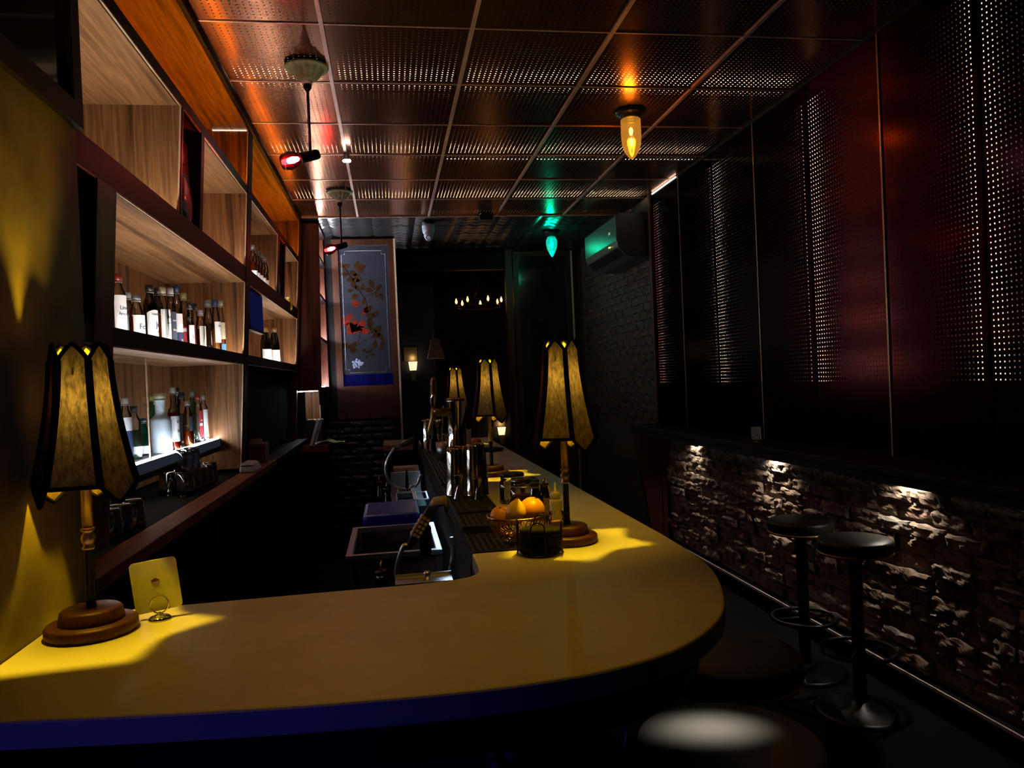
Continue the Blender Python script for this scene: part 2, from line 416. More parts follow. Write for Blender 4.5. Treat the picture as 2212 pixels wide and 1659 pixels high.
for r_ in range(12):
    y = 1.72 + (.115 if r_ % 2 else 0) + random.uniform(-.01, .01)
    if r_ % 2:
        o = bpy.data.objects.new('brick', random.choice(halves)); COL.objects.link(o); o.parent = wr; o.location = (XW+.035, y-.17, .165+r_*.0735)
    while y < 6.1:
        half = random.random() < .12
        o = bpy.data.objects.new('brick', random.choice(halves if half else variants)); COL.objects.link(o); o.parent = wr
        L = BL*.46 if half else BL
        o.location = (XW+.035+random.uniform(-.020, .012), y+L/2-BL/2, .165+r_*.0735+random.uniform(-.005, .005))
        o.rotation_euler = (random.uniform(-.03, .03), random.uniform(-.05, .09), random.uniform(-.05, .05))
        y += L+.013; nb += 1
struct(MB().box(XW-.035, XW+.03, -2, 6.2, 0, .11).box(XW-.038, XW-.030, -2, 6.2, .100, .114, 1).build('baseboard_right', [black, plain('pale_bead', (.8, .75, .68), .4)]))

# --- rear walls
dark_brick = brickmat('dark_brick', [(.05, .02, .015), (.07, .032, .02), (.035, .016, .012), (.08, .045, .032)], .5, .7)
wrr = struct(MB().box(2.34, 2.45, 6.35, 11.2, 0, 3.1).build('wall_right_rear', plain('dark_mortar', (.05, .04, .03), .9)))
bv = [brick_mesh(.205, .058, .02, 100+k, .004).mesh('brick', dark_brick) for k in range(6)]
for r_ in range(38):
    y = 6.45+(.11 if r_ % 2 else 0)
    z = .12+r_*.076
    while y < 8.95:
        if z > 1.0 and len([0]) :
            o = bpy.data.objects.new('brick', random.choice(bv)); COL.objects.link(o); o.parent = wrr; o.location = (2.34, y, z)
        y += .218
# partition behind the bar end
gloss_brick = brickmat('painted_black_brick', [(.02, .02, .028), (.03, .03, .04), (.015, .015, .02), (.04, .04, .05)], .4, .3)
wb = struct(MB().box(-1.3, -.52, 8.03, 8.12, 0, 3.1).box(-.52, .11, 8.03, 8.12, 0, 1.2).box(-.52, .11, 8.03, 8.12, 2.99, 3.1).build('wall_rear', black))
bg = [brick_mesh(.20, .055, .015, 200+k, .005).mesh('brick', gloss_brick) for k in range(6)]
for r_ in range(16):
    x = -.62+(.1 if r_ % 2 else 0)
    while x < .06:
        o = bpy.data.objects.new('brick', random.choice(bg)); COL.objects.link(o); o.parent = wb
        o.location = (x, 8.03, .06+r_*.07); o.rotation_euler = (0, 0, PI/2); x += .212
struct(MB().box(-1.4, 2.6, 11.1, 11.2, 0, 3.1).build('wall_back', tile_red))
struct(MB().box(-1.4, -1.3, 8.1, 11.2, 0, 3.1).build('wall_left_rear', tile_red))
struct(MB().box(-1.4, 2.6, -2.1, -2.0, 0, 3.1).build('wall_front', tile_red))
wl = struct(MB().box(-1.36, -1.25, 1.7, 8.1, 0, 3.1).build('wall_left_bar', tile_red))
# plaster stub on the left with a dark glass transom over it
struct(MB().box(-.88, -.65, -2.0, 1.80, 0, 2.10).build('wall_left', plaster))
tr_ = struct(MB().box(-.88, -.66, -2, 1.80, 2.10, 3.02).build('trim_2', black))
win = struct(MB().box(-.675, -.652, -1.9, 1.76, 2.14, 2.98).build('window_3', plain('dark_transom_glass', (.012, .008, .008), .06, 0, .1, **{'Specular IOR Level': .8})))
MB().box(-.68, -.636, -2, 1.81, 2.085, 2.135).box(-.68, -.636, 1.765, 1.81, 2.135, 3.0).build('frame', black, win)

# --- framed etched panes in the partition
def pane(idx, x0, x1, y, z0, z1, zglass, dim):
    fr = struct(MB().box(x0, x1, y-.03, y+.03, z1-.06, z1).build('window_%d' % idx, wframe))
    MB().box(x0, x0+.065, y-.032, y+.03, z0, z1-.06).build('stile', wframe, fr)
    MB().box(x1-.065, x1, y-.032, y+.03, z0, z1-.06).build('stile', wframe, fr)
    MB().box(x1-.006, x1+.012, y-.045, y+.035, z0-.4, z1).build('edge_bead', edge_m, fr)
    MB().box(x0+.065, x1-.065, y-.032, y+.03, z0, zglass).build('rail', wframe, fr)
    return fr
w1 = pane(1, -.525, .104, 8.0, 1.16, 2.985, 1.495, False)
frost = translucent('frosted_glass', (.11, .11, .145), (.30, .32, .46), .6, (1, 1, 1), 300)
clearblue = translucent('blue_reflection_glass', (.02, .02, .2), (.02, .10, .9), .7, (1, 1, .35), 14)  # blue reflections put into the colour of the clear glass
gx0, gx1, gz0, gz1 = -.46, .039, 1.61, 2.92
MB().box(gx0, gx1, 7.992, 8.002, gz0, gz1).build('frosted_pane', frost, w1)
MB().box(gx0, gx1, 7.992, 8.002, 1.495, gz0).build('clear_pane', clearblue, w1)
bd = MB(); i_ = .03; n_ = .035
x0, x1, z0, z1 = gx0+i_, gx1-i_, gz0+.02, gz1-.05
bd.tube([(x0+n_, 7.99, z0), (x1-n_, 7.99, z0), (x1-n_, 7.99, z0+n_), (x1, 7.99, z0+n_), (x1, 7.99, z1-n_), (x1-n_, 7.99, z1-n_), (x1-n_, 7.99, z1), (x0+n_, 7.99, z1),
         (x0+n_, 7.99, z1-n_), (x0, 7.99, z1-n_), (x0, 7.99, z0+n_), (x0+n_, 7.99, z0+n_)], .0022, 4, True)
bd.build('etched_border', plain('etched_line', (.35, .36, .45), .6), w1)
leafm = plain('etched_leaf', (.030, .012, .004), .8, 0, .15, 25, 0, **{'Specular IOR Level': .02}); blossom = plain('red_blossom', (.15, .012, .006), .8, 0, .15, 25, 0, **{'Specular IOR Level': .05}); vio = plain('violet_blossom', (.30, .36, .55), .6)
def leafshape(mb, px, py, ln, ang, wd_=.55, y=7.9895):
    c = ony(px, py, y); s = ln*8/F
    pts = [(0, 0), (.25, .30), (.55, .34), (.85, .16), (1, 0), (.85, -.16), (.55, -.34), (.25, -.30)]
    vs = []
    for d in (0, .0025):
        for a, b in pts:
            b *= wd_*1.5; X, Z = (a-.5)*s*math.cos(ang)-b*s*math.sin(ang), (a-.5)*s*math.sin(ang)+b*s*math.cos(ang)
            vs.append((c.x+X, y+d, c.z+Z))
    n = 8
    mb.add(vs, [tuple(range(n)), tuple(range(n, 2*n))[::-1]]+[(i, (i+1) % n, n+(i+1) % n, n+i) for i in range(n)])
lm, rm_, vm = MB(), MB(), MB()
for px, py, ln, an in [(737, 573, 16, -.5), (748, 575, 18, .4), (744, 593, 19, .1), (771, 573, 20, 1.4), (783, 576, 18, .2), (778, 585, 16, -.3), (763, 590, 18, -.6), (770, 595, 16, .1),
                       (757, 604, 18, .1), (768, 605, 18, -.1), (776, 605, 16, .5), (764, 617, 18, -.8), (771, 622, 15, -1.2), (783, 621, 17, 1.3), (757, 628, 14, .1), (766, 641, 17, .5),
                       (802, 613, 20, 1.9), (797, 627, 18, -.2), (817, 622, 18, .3), (814, 637, 14, 1.3), (824, 640, 16, 1.6), (786, 650, 17, 1.2), (795, 668, 22, .6), (803, 682, 20, -.3), (812, 677, 16, .2), (799, 691, 14, -1),
                       (800, 700, 17, .2), (801, 709, 16, -.4), (817, 711, 22, 1.0), (808, 716, 14, .3), (813, 724, 20, .4), (822, 727, 18, -.9), (810, 743, 18, 1.4), (826, 741, 16, 1.2), (824, 751, 14, .1), (748, 747, 20, -.3), (763, 748, 22, .9), (764, 758, 16, .3), (786, 757, 9, .4), (794, 761, 10, -.5), (801, 757, 11, .7), (806, 766, 9, .1), (793, 771, 9, .8)]:
    leafshape(lm, px, py, ln, an)
for px, py, ln, an in [(768, 656, 18, -.5), (755, 685, 18, .6), (747, 697, 18, .2), (757, 704, 20, -.3), (764, 700, 22, .9), (770, 708, 22, .1), (782, 700, 20, 1.0), (775, 712, 18, -.6), (757, 716, 18, .2), (789, 716, 18, .1), (765, 712, 20, 1.5), (780, 709, 14, .4), (789, 672, 18, 1.2), (741, 688, 10, .4)]:
    leafshape(rm_, px, py, ln, an, .7)
for k in range(16):
    leafshape(vm, 772+12*math.cos(k*2.4)*(.3+.05*k), 786+9*math.sin(k*2.4)*(.3+.05*k), 5, k, 1.0)
br = MB()
for pts in [[(742, 575), (760, 603), (772, 622), (792, 655), (792, 685)], [(792, 655), (812, 632), (822, 615)], [(792, 640), (812, 630)], [(772, 748), (777, 720), (780, 705)], [(772, 745), (800, 730), (815, 722)], [(792, 690), (800, 712), (795, 722)]]:
    br.tube([ony(a, b, 7.9895) for a, b in pts], .0028, 5)
lm.build('leaf_decal', leafm, w1); rm_.build('blossom_decal', blossom, w1); vm.build('violet_decal', vio, w1); br.build('branch_decal', leafm, w1)
w2 = pane(2, 1.495, 2.20, 9.0, .2, 3.0, .95, True)
dgl = plain('dark_etched_glass', (.012, .011, .010), .12, 0, .5, 12)
MB().box(1.56, 2.135, 8.99, 9.003, .95, 2.94).build('dark_pane', dgl, w2)
struct(MB().box(1.40, 1.48, 8.95, 9.05, 0, 3.05).build('trim_3', wdarkz))
struct(MB().box(.104, 1.495, 9.0, 9.08, 2.80, 3.05).build('trim_4', black))

# ================================================================== BACK BAR SHELVES (front leans in a little towards the foot)
def xf(z): return -.727-.063*(2.97-z)
XB = -1.20
def board(mb, y0, y1, z0, z1, x0=None, inset=0):
    mb.hexa([(XB, y0, z0), (xf(z0)-inset, y0, z0), (xf(z0)-inset, y1, z0), (XB, y1, z0)], [(XB, y0, z1), (xf(z1)-inset, y0, z1), (xf(z1)-inset, y1, z1), (XB, y1, z1)])
def upright(mb, y0, y1, z0, z1, inset=0): board(mb, y0, y1, z0, z1, inset=inset)
def front_strip(mb, y0, y1, z0, z1, t=.012, off=0):
    mb.hexa([(xf(z0)-t+off, y0, z0), (xf(z0)+off, y0, z0), (xf(z0)+off, y1, z0), (xf(z0)-t+off, y1, z0)], [(xf(z1)-t+off, y0, z1), (xf(z1)+off, y0, z1), (xf(z1)+off, y1, z1), (xf(z1)-t+off, y1, z1)])
def unit(label, y0, y1, cells):
    t = thing('back_bar_shelf', label, 'shelf', (-1.0, (y0+y1)/2, 0))
    def P(name, mat, fn):
        mb = MB(); fn(mb); return mb.build(name, mat, t, True)
    P('back_panel', wz, lambda b: b.box(XB-.02, XB, y0, y1, 1.055, 2.98))
    P('top_board', wy, lambda b: board(b, y0, y1, 2.97, 3.01))
    for z0, z1, zfl in ((2.611, 2.655, 2.63), (2.110, 2.200, 2.14), (1.648, 1.705, 1.672)):
        P('shelf_board', wy, lambda b: board(b, y0, y1, z0, zfl, inset=.013))
        P('fascia', wdark, lambda b: front_strip(b, y0, y1, z0+.002, z1))
        P('edge_line', edge_m, lambda b: front_strip(b, y0, y1, z0-.003, z0+.002, .006, .0))
    return t, P
def led(P, y0, y1, zfl, s=0):
    x = xf(zfl)-.014
    P('light_strip', strip_m, lambda b: b.box(x-.008, x, y0+.03, y1-.03, zfl+.010, zfl+.014))

s1, P1 = unit('long walnut back bar shelf holding the two rows of bottles, nearest the plaster wall', 1.86, 4.54, None)
def ep(P, name, y, z0, z1, th=.03, mat=wz):
    e = P(name, mat, lambda b: upright(b, y, y+th, z0, z1, .004))
    return e
def edgeup(P, y, z0, z1, th=.03):
    P('edge_line', edge_m, lambda b: front_strip(b, y-.0015, y+.004, z0, z1, .006, .001))
def front_post(P, y0, y1, z0, z1):
    P('divider_front', wdark if y1-y0 < .13 else wdarkz, lambda b: front_strip(b, y0, y1, z0, z1, .02, .003))  # widest post gets the lighter stain to look lit by the lamp
# unit 1: top cell, middle cells with a loudspeaker bay, two bottle cells
for y, z0, z1 in ((4.53, 2.655, 2.97), (3.14, 2.20, 2.611), (4.53, 2.20, 2.611), (4.53, 1.705, 2.11), (4.53, 1.06, 1.648)):
    ep(P1, 'end_panel', y, z0, z1); edgeup(P1, y, z0, z1)
ep(P1, 'divider', 2.30, 1.705, 2.11, .15, wdarkz); ep(P1, 'divider', 3.48, 2.20, 2.611, .03, wdarkz)
front_post(P1, 2.30, 2.45, 1.055, 2.11); front_post(P1, 3.15, 3.17, 2.2, 2.61); front_post(P1, 3.46, 3.51, 2.2, 2.611)
ep(P1, 'end_panel', 1.86, 1.055, 3.0)
front_post(P1, 4.545, 4.665, 1.06, 3.0)
P1('edge_line', emit('gap_light', (1, .8, .6), 1.2), lambda b: b.box(-.92, -.735, 4.524, 4.53, 2.962, 2.968))
amber_led = emit('amber_led_light', (1, .36, .010), 50)
def led_top(P, y0, y1):
    x = xf(2.63)-.013
    P('light_strip', amber_led, lambda b: b.box(x-.007, x, y0+.03, y1-.03, 2.640, 2.644))
led_top(P1, 1.9, 4.53)
led(P1, 1.9, 3.14, 2.14); led(P1, 3.52, 4.53, 2.14); led(P1, 2.46, 4.53, 1.672)
# set-back glass-lit bottle shelf and its strip
XS = -.955
lit = P1('lit_shelf', plain('pale_shelf_top', (.75, .78, .82), .3), lambda b: b.box(XB, XS, 2.46, 4.53, 1.19, 1.235))
P1('light_strip', emit('lit_shelf_led_light', (.86, .93, 1.0), 75), lambda b: b.box(XS-.016, XS-.008, 2.48, 4.52, 1.236, 1.242))
P1('edge_spill_band', emit('edge_spill_glow', (.36, .46, .70), .035), lambda b: b.box(XS, XS+.004, 2.46, 4.52, 1.195, 1.232))  # faint glow in place of strip light spilling on the shelf edge
P1('shelf_skirt', wdark, lambda b: b.box(XB, XS-.02, 2.46, 4.53, 1.16, 1.19))
P1('light_strip', emit('under_shelf_led', (1, .92, .75), 8), lambda b: b.box(XS-.06, XS-.052, 2.5, 4.5, 1.154, 1.159))
P1('acrylic_divider', glass('acrylic', (.9, .92, .95), .4), lambda b: b.box(XB, XS, 3.262, 3.268, 1.235, 1.648))
P1('acrylic_edge', edge_m, lambda b: b.box(XS-.004, XS+.002, 3.26, 3.27, 1.235, 1.648))
# unit 2
s2, P2 = unit('walnut back bar shelf at the far end with wine bottles and a yellow bottle', 4.67, 7.02, None)
for y, z0, z1 in ((6.99, 2.655, 2.97), (5.75, 2.20, 2.611), (6.99, 2.20, 2.611), (6.99, 1.705, 2.11)):
    ep(P2, 'end_panel', y, z0, z1); edgeup(P2, y, z0, z1)
ep(P2, 'divider', 6.12, 2.20, 2.611, .03, wdarkz)
P2('divider_front', wdark, lambda b: front_strip(b, 5.77, 5.82, 2.2, 2.611, .02, .003)); P2('divider_front', wdark, lambda b: front_strip(b, 6.1, 6.16, 2.2, 2.611, .02, .003))
struct(MB().hexa([(-1.0, 7.02, .1), (xf(.1)+.006, 7.02, .1), (xf(.1)+.006, 7.09, .1), (-1.0, 7.09, .1)], [(-1.0, 7.02, 3.0), (xf(3)+.01, 7.02, 3.0), (xf(3)+.01, 7.09, 3.0), (-1.0, 7.09, 3.0)]).build('trim_5', wdarkz))
led_top(P2, 4.7, 6.99); led(P2, 4.7, 5.74, 2.14); led(P2, 6.16, 6.98, 2.14); led(P2, 5.25, 6.98, 1.672)
P2('lower_front', plain('matte_black', (.008, .007, .007), .9, 0, .1, 20, **{'Specular IOR Level': .1}), lambda b: b.hexa([(XB, 4.69, 1.06), (xf(1.06)-.05, 4.69, 1.06), (xf(1.06)-.05, 7.0, 1.06), (XB, 7.0, 1.06)], [(XB, 4.69, 1.648), (xf(1.64)-.05, 4.69, 1.648), (xf(1.64)-.05, 7.0, 1.648), (XB, 7.0, 1.648)]))
# back counter
bc = thing('back_counter', 'long dark back bar counter edged with a reddish brown wood plank', 'counter', (-1.0, 4.4, 0))
MB().box(-1.24, -.83, 1.82, 7.0, .98, 1.035).build('recessed_top', MATS['matte_black'], bc, True)
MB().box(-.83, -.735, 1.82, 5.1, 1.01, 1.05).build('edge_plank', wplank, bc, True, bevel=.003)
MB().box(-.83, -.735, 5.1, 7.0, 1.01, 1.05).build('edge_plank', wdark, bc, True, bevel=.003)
for k in range(6):
    a = 1.84+k*.86
    MB().box(-1.24, -.80, a, a+.84, .1, .98).build('cabinet_front', black, bc, True)
    d__ = MB().box(-.80, -.79, a+.03, a+.81, .14, .94).build('door', wdark, bc, True)
    MB().tube([(-.785, a+.70, .90), (-.775, a+.70, .89), (-.775, a+.70, .79), (-.785, a+.70, .78)], .005, 6).build('handle', blackmetal, d__, True)
MB().box(-1.24, -.84, 1.82, 7.0, 0, .1).build('plinth', black, bc, True)

# bookcase facing the room, its side towards us
bk = thing('bookcase', 'tall narrow reddish bookcase with lit open cells beside the etched pane', 'bookcase', (-.68, 7.6, 1.45))
B = lambda n, mt, fn: (lambda mb: (fn(mb), mb.build(n, mt, bk, True))[1])(MB())
B('side_panel', wdarkz, lambda b: b.hexa([(-.95, 7.2, 1.47), (-.615, 7.2, 1.47), (-.615, 7.23, 1.47), (-.95, 7.23, 1.47)], [(-.95, 7.2, 2.99), (-.575, 7.2, 2.99), (-.575, 7.23, 2.99), (-.95, 7.23, 2.99)]))
B('side_panel', wdarkz, lambda b: b.box(-.95, -.60, 7.9, 7.93, 1.47, 2.99)); B('back_panel', edge_m, lambda b: b.box(-.95, -.90, 7.23, 7.9, 1.47, 2.99))
for z in (1.47, 1.93, 2.33, 2.68, 2.97):
    x1 = -.615+.04*(z-1.47)/1.52
    B('shelf_board', wdark, lambda b: b.box(-.90, x1, 7.23, 7.9, z, z+.03))
    if z < 2.9:
        B('light_strip', emit('bookcase_led_light', (.90, .95, 1), 320), lambda b: b.box(x1-.03, x1-.02, 7.26, 7.87, z+.031, z+.036))
bkcols = [(.75, .78, .82), (.55, .60, .70), (.8, .75, .65), (.30, .40, .62), (.7, .2, .18), (.85, .85, .85)]
B('light_strip', emit('counter_led_light', (.9, .93, 1), 60), lambda b: b.box(-.90, -.66, 7.30, 7.31, 1.462, 1.468))
kk = 0
blabels = ['upper', 'second', 'third', 'lowest']
for ci, z in enumerate((2.71, 2.36, 1.96, 1.50)):
    n = 6
    for j in range(n):
        c = bkcols[kk % 6]; kk += 1
        h = random.uniform(.20, .26) if ci else .2
        y0 = 7.30+j*.095
        t = thing('book', '%s book in the %s lit cell of the bookcase, %s from the front' % (['white', 'grey blue', 'cream', 'blue', 'red', 'pale'][(kk-1) % 6], blabels[ci], ['first', 'second', 'third', 'fourth', 'fifth', 'sixth'][j]), 'book', (-.72, y0+.02, z), 0, 'books in the lit bookcase')
        cm = MATS.get('book_%d' % ((kk-1) % 6)) or plain('book_%d' % ((kk-1) % 6), c, .5)
        MB().box(-.80, -.665, y0, y0+.045, z, z+h).build('cover', cm, t, True)
        MB().box(-.795, -.67, y0+.004, y0+.041, z+h-.001, z+h+.002).build('page_block', edge_m, t, True)

# small rear counter under the bookcase
rc = thing('rear_counter', 'short dark wooden counter end with books and a green towel on it', 'counter', (-.72, 7.5, 0))
MB().box(-1.0, -.585, 7.28, 7.9, .90, .965).build('worktop', wplank, rc, True, bevel=.003)
MB().box(-1.0, -.62, 7.32, 7.9, 0, .90).build('cabinet', black, rc, True)
MB().box(-.80, -.67, 7.55, 7.57, .965, 1.47).build('upright_board', wz, rc, True)
MB().box(-.672, -.662, 7.545, 7.56, .965, 1.33).build('edge_strip', edge_m, rc, True)

def lean_book(label, px0, pz, w, h, lean, cm, y0, dep):
    t = thing('book', label, 'book', (px0, y0, pz))
    c, s = math.cos(lean), math.sin(lean)
    def Q(a, b, d): return (px0 + a*c - b*s*-1, y0+d, pz + b*c - a*s)
    mb = MB(); mb.hexa([Q(0, 0, 0), Q(w, 0, 0), Q(w, 0, dep), Q(0, 0, dep)], [Q(0, h, 0), Q(w, h, 0), Q(w, h, dep), Q(0, h, dep)])
    mb.build('cover', cm, t, True)
    mb = MB(); mb.hexa([Q(.003, h, .003), Q(w-.003, h, .003), Q(w-.003, h, dep-.003), Q(.003, h, dep-.003)], [Q(.003, h+.002, .003), Q(w-.003, h+.002, .003), Q(w-.003, h+.002, dep-.003), Q(.003, h+.002, dep-.003)])
    mb.build('page_block', edge_m, t, True)
    return t
bb = plain('book_black', (.02, .02, .025), .5); bw = plain('book_white', (.72, .74, .76), .5); bo = plain('book_painted', (.20, .24, .40), .5, 0, .9, 14)
for k, (x, w, cm, lb) in enumerate([(-.845, .022, bb, 'black book leaning on the rear counter, first of the row'), (-.82, .022, bb, 'black book leaning on the rear counter, second of the row'),
                                    (-.795, .03, bb, 'thick black book leaning beside the white one on the rear counter'), (-.755, .026, bw, 'white spined book leaning on the rear counter'), (-.722, .02, bo, 'book with a blue and orange painted cover leaning last in the row')]):
    lean_book(lb, x, .967, w, .245, .30, cm, 7.33, .17)
tb = MB()
def tow(u, v):
    x = -.70+.26*u; y = 7.285+.16*v
    return (x, y, .975+.035*math.exp(-((u-.45)/.18)**2)*(1-.5*v)+.012*math.sin(9*u+4*v)+.008*math.sin(14*v))
def tow2(u, v): p = tow(u, v); return (p[0], p[1], max(.967, p[2]-.008))
tb.grid(tow, 16, 8); tb.grid(tow2, 16, 8)
o = tag(tb.build('towel', plain('sage_towel', (.38, .42, .22), .9)), 'crumpled pale green towel lying on the rear counter by the books', 'towel')

# things on the shelves -----------------------------------------------------------
def speaker(label, y0, y1):
    x = -.80
    t = thing('loudspeaker', label, 'speaker', (x-.12, (y0+y1)/2, 2.142))
    yc = (y0+y1)/2
    MB().box(x-.22, x, y0, y1, 2.142, 2.55).build('cabinet', blackmetal, t, True, bevel=.006)
    M = Matrix.Rotation(PI/2, 4, 'Y')
    wr_ = MB().lathe([(.105, 0), (.112, .006), (.100, .012), (.095, .006)], 32, (x, yc, 2.29), M=M).build('woofer_ring', plain('speaker_rubber', (.02, .012, .012), .3), t, True)
    MB().lathe([(.094, .004), (.05, -.012), (.028, -.014), (.026, -.004), (.012, .006), (0, .008)], 32, (x+.003, yc, 2.29), M=M).build('woofer_cone', plain('speaker_cone', (.35, .35, .40), .3, .6), wr_, True)
    MB().lathe([(.045, 0), (.048, .005), (.03, .004), (.016, .006), (0, .013)], 24, (x, yc, 2.475), M=M).build('tweeter', plain('tweeter_dome', (.04, .03, .03), .3, .4), t, True)
speaker('black loudspeaker in the nearer bay between two walnut cells', 3.19, 3.45)
speaker('black loudspeaker in the farther bay beside the yellow bottle', 5.83, 6.09)

# dark blue screen hung in unit 2
mo = thing('monitor', 'dim blue screen hanging in the far shelf beside the wine bottles', 'monitor', (-.82, 5.0, 1.86))
MB().box(-.83, -.80, 4.74, 5.235, 1.86, 2.105).build('housing', black, mo, True)
MB().box(-.80, -.797, 4.755, 5.22, 1.875, 2.095).build('screen', emit('screen_glow', (.01, .012, .10), .35), mo, True)

# bottles ------------------------------------------------------------------------
G_CLEAR = glass('clear_glass', (.93, .95, .96)); G_DARK = glass('dark_glass', (.10, .08, .06)); G_GREEN = glass('green_glass', (.30, .75, .55))
G_TEAL = glass('teal_glass', (.12, .62, .55))
LQ = {'amber': liquid('amber_spirit', (.42, .12, .012)), 'brown': liquid('dark_brown_spirit', (.09, .028, .012), .3), 'gold': liquid('gold_spirit', (.62, .30, .04)),
      'red': liquid('red_spirit', (.45, .055, .015)), 'teal': liquid('teal_gin', (.05, .30, .24), .55), 'green': liquid('green_spirit', (.10, .42, .24), .5),
      'clear': liquid('clear_spirit', (.75, .80, .82), .85), 'black': liquid('black_liquor', (.012, .01, .012), .1), 'frost': plain('frosted_bottle', (.62, .74, .82), .5, 0, .06),
      'yellow': plain('yellow_bottle_glass', (.90, .62, .02), .3)}
CAPS = {}
def capm(c):
    c = tuple(x*.5 for x in c)
    k = 'cap_%.2f_%.2f_%.2f' % c
    return CAPS.get(k) or CAPS.setdefault(k, plain(k, c, .4))
PAP = {}
def paper(c):
    k = 'paper_%.2f_%.2f_%.2f' % c
    return PAP.get(k) or PAP.setdefault(k, plain(k, c, .6, 0, .04))
def wrap(r, z0, z1, a0, a1, seg=14, shape=None):
    mb = MB()
    def fn(u, v):
        a = a0+(a1-a0)*u; lo, hi = z0, z1
        if shape == 'shield':
            hi = z1 - .012*(2*u-1)**2; lo = z0 + (z1-z0)*.22*(1-abs(2*u-1))*-1 + (z1-z0)*.1*abs(2*u-1)
        return (r*math.cos(a), r*math.sin(a), lo+(hi-lo)*v)
    mb.grid(fn, seg, 1)
    mb2 = MB(); mb2.grid(lambda u, v: tuple(c*(.985 if i < 2 else 1) for i, c in enumerate(fn(u, v))), seg, 1)
    mb.add(mb2.v, mb2.f, 0, True)
    return mb
FACE = -.55
def lettering(txt, size, parent, r, z, mat, ang=FACE, off=0):
    cu = bpy.data.curves.new('lettering', 'FONT'); cu.body = txt; cu.size = size; cu.align_x = 'CENTER'; cu.extrude = .0004
    cu.materials.append(mat); tmp = bpy.data.objects.new('tmp', cu); COL.objects.link(tmp)
    me = bpy.data.meshes.new_from_object(tmp); bpy.data.objects.remove(tmp); me.materials.clear(); me.materials.append(mat)
    o = bpy.data.objects.new('lettering', me); COL.objects.link(o); o.parent = parent
    a = ang+off; o.location = ((r+.0012)*math.cos(a), (r+.0012)*math.sin(a), z); o.rotation_euler = (PI/2, 0, a+PI/2); return o
INK = plain('ink', (.02, .03, .05), .6); INKW = plain('white_ink', (.85, .87, .9), .6); INKR = plain('red_ink', (.5, .05, .05), .6)
def bottle(label, loc, r, h, liq, cap, labs, gl=None, style='round', fill=.6, text=None, group=None, name='bottle', neck=.24, pourer=False):
    t = thing(name, label, 'bottle', loc, 0, group)
    sh = h*(1-neck)            # shoulder height
    capz = h*.90
    if style == 'square': rb = lambda k, s, z: 1 if z > sh*1.0 else min(1.22, 1/max(abs(math.cos(2*PI*k/s)), abs(math.sin(2*PI*k/s))))
    else: rb = None
    rn = max(.011, r*.48)
    if style == 'slope': prof = [(0, 0), (r*.94, 0), (r, .006), (r, sh*.72), (r*.86, sh*.9), (r*.55, sh*1.12), (rn, sh*1.28), (rn, h*.93), (rn*1.1, h*.935), (rn*1.1, h*.95)]
    elif style == 'flask': prof = [(0, 0), (r*.6, 0), (r*.95, .012), (r, h*.25), (r, sh*.75), (r*.8, sh*.95), (rn*1.1, sh*1.08), (rn, sh*1.15), (rn, h*.93), (rn*1.3, h*.94), (rn*1.3, h*.955)]
    else: prof = [(0, 0), (r*.94, 0), (r, .006), (r, sh*.92), (r*.93, sh*.985), (r*.7, sh*1.04), (rn*1.1, sh*1.10), (rn, sh*1.16), (rn, h*.93), (rn*1.2, h*.935), (rn*1.2, h*.95)]
    body_mat = gl or G_CLEAR
    if liq in ('frost', 'yellow'): body_mat = LQ[liq]
    MB().lathe(prof, 20, rib=rb).build('glass_body', body_mat, t)
    if liq not in ('frost', 'yellow'):
        lp = [(0, .006)]; top = fill*h
        for rr, z in prof[1:]:
            if z+.006 < top: lp.append((max(.002, rr*.93), z+.006))
        last = lp[-1]; lp += [(last[0]*(.96 if top < sh else .8), top), (0, top)]
        MB().lathe(lp, 18, rib=rb).build('liquid', LQ[liq], t)
    if pourer:
        MB().lathe([(rn*1.3, h*.93), (rn*1.3, h*.96), (rn*.8, h*.965), (.005, h*.97)], 12).build('stopper', black, t)
        MB().tube([(0, 0, h*.965), (0, .002, h*1.03), (.004, .01, h*1.09)], [.005, .004, .0035], 8).build('pour_spout', chrome, t)
    elif cap:
        MB().lathe([(rn*1.22, capz), (rn*1.25, h*.985), (rn*1.1, h), (0, h)], 16).build('cap', capm(cap), t)
        MB().lathe([(rn*1.24, capz-.006), (rn*1.26, capz-.001)], 16).build('collar', capm(tuple(min(1, c*.6+.15) for c in cap)), t)
    rr = r*(1.13 if style == 'square' else 1.012)
    for z0, z1, c, half, shp in labs:
        lb_ = wrap(rr, z0*h, z1*h, FACE-half, FACE+half, 14, shp).build('paper_label', paper(c), t)
        rr *= 1.008
    if text:
        for tx in text: lettering(tx[0], tx[1], lb_, rr, tx[2]*h, tx[3], FACE, tx[4] if len(tx) > 4 else 0)
    return t
WHT = (.86, .88, .90); CREAM = (.75, .68, .48); NAVY = (.03, .05, .14); BLK = (.015, .015, .02); RED = (.62, .03, .06)
def row(px, w, topy, xp, zfl):
    p = onx(px, topy+60, xp); h = onx(px, topy, xp).z; d = (p-CAM).length
    r = w/2*(p-CAM).dot(fw)/F*1.16
    return (xp, p.y, zfl), r, h-zfl
ZC3, ZD = 1.672, 1.2365
def up_(px, w, topy, xp, *a, **k):
    loc, r, h = row(px, w, topy, xp, ZC3); return bottle(a[0], loc, r, h, *a[1:], group='bottles on the upper lit shelf', **k)
def dn(px, w, topy, xp, *a, **k):
    loc, r, h = row(px, w, topy, xp, ZD); return bottle(a[0], loc, r, h, *a[1:], group='bottles on the lower lit shelf', **k)
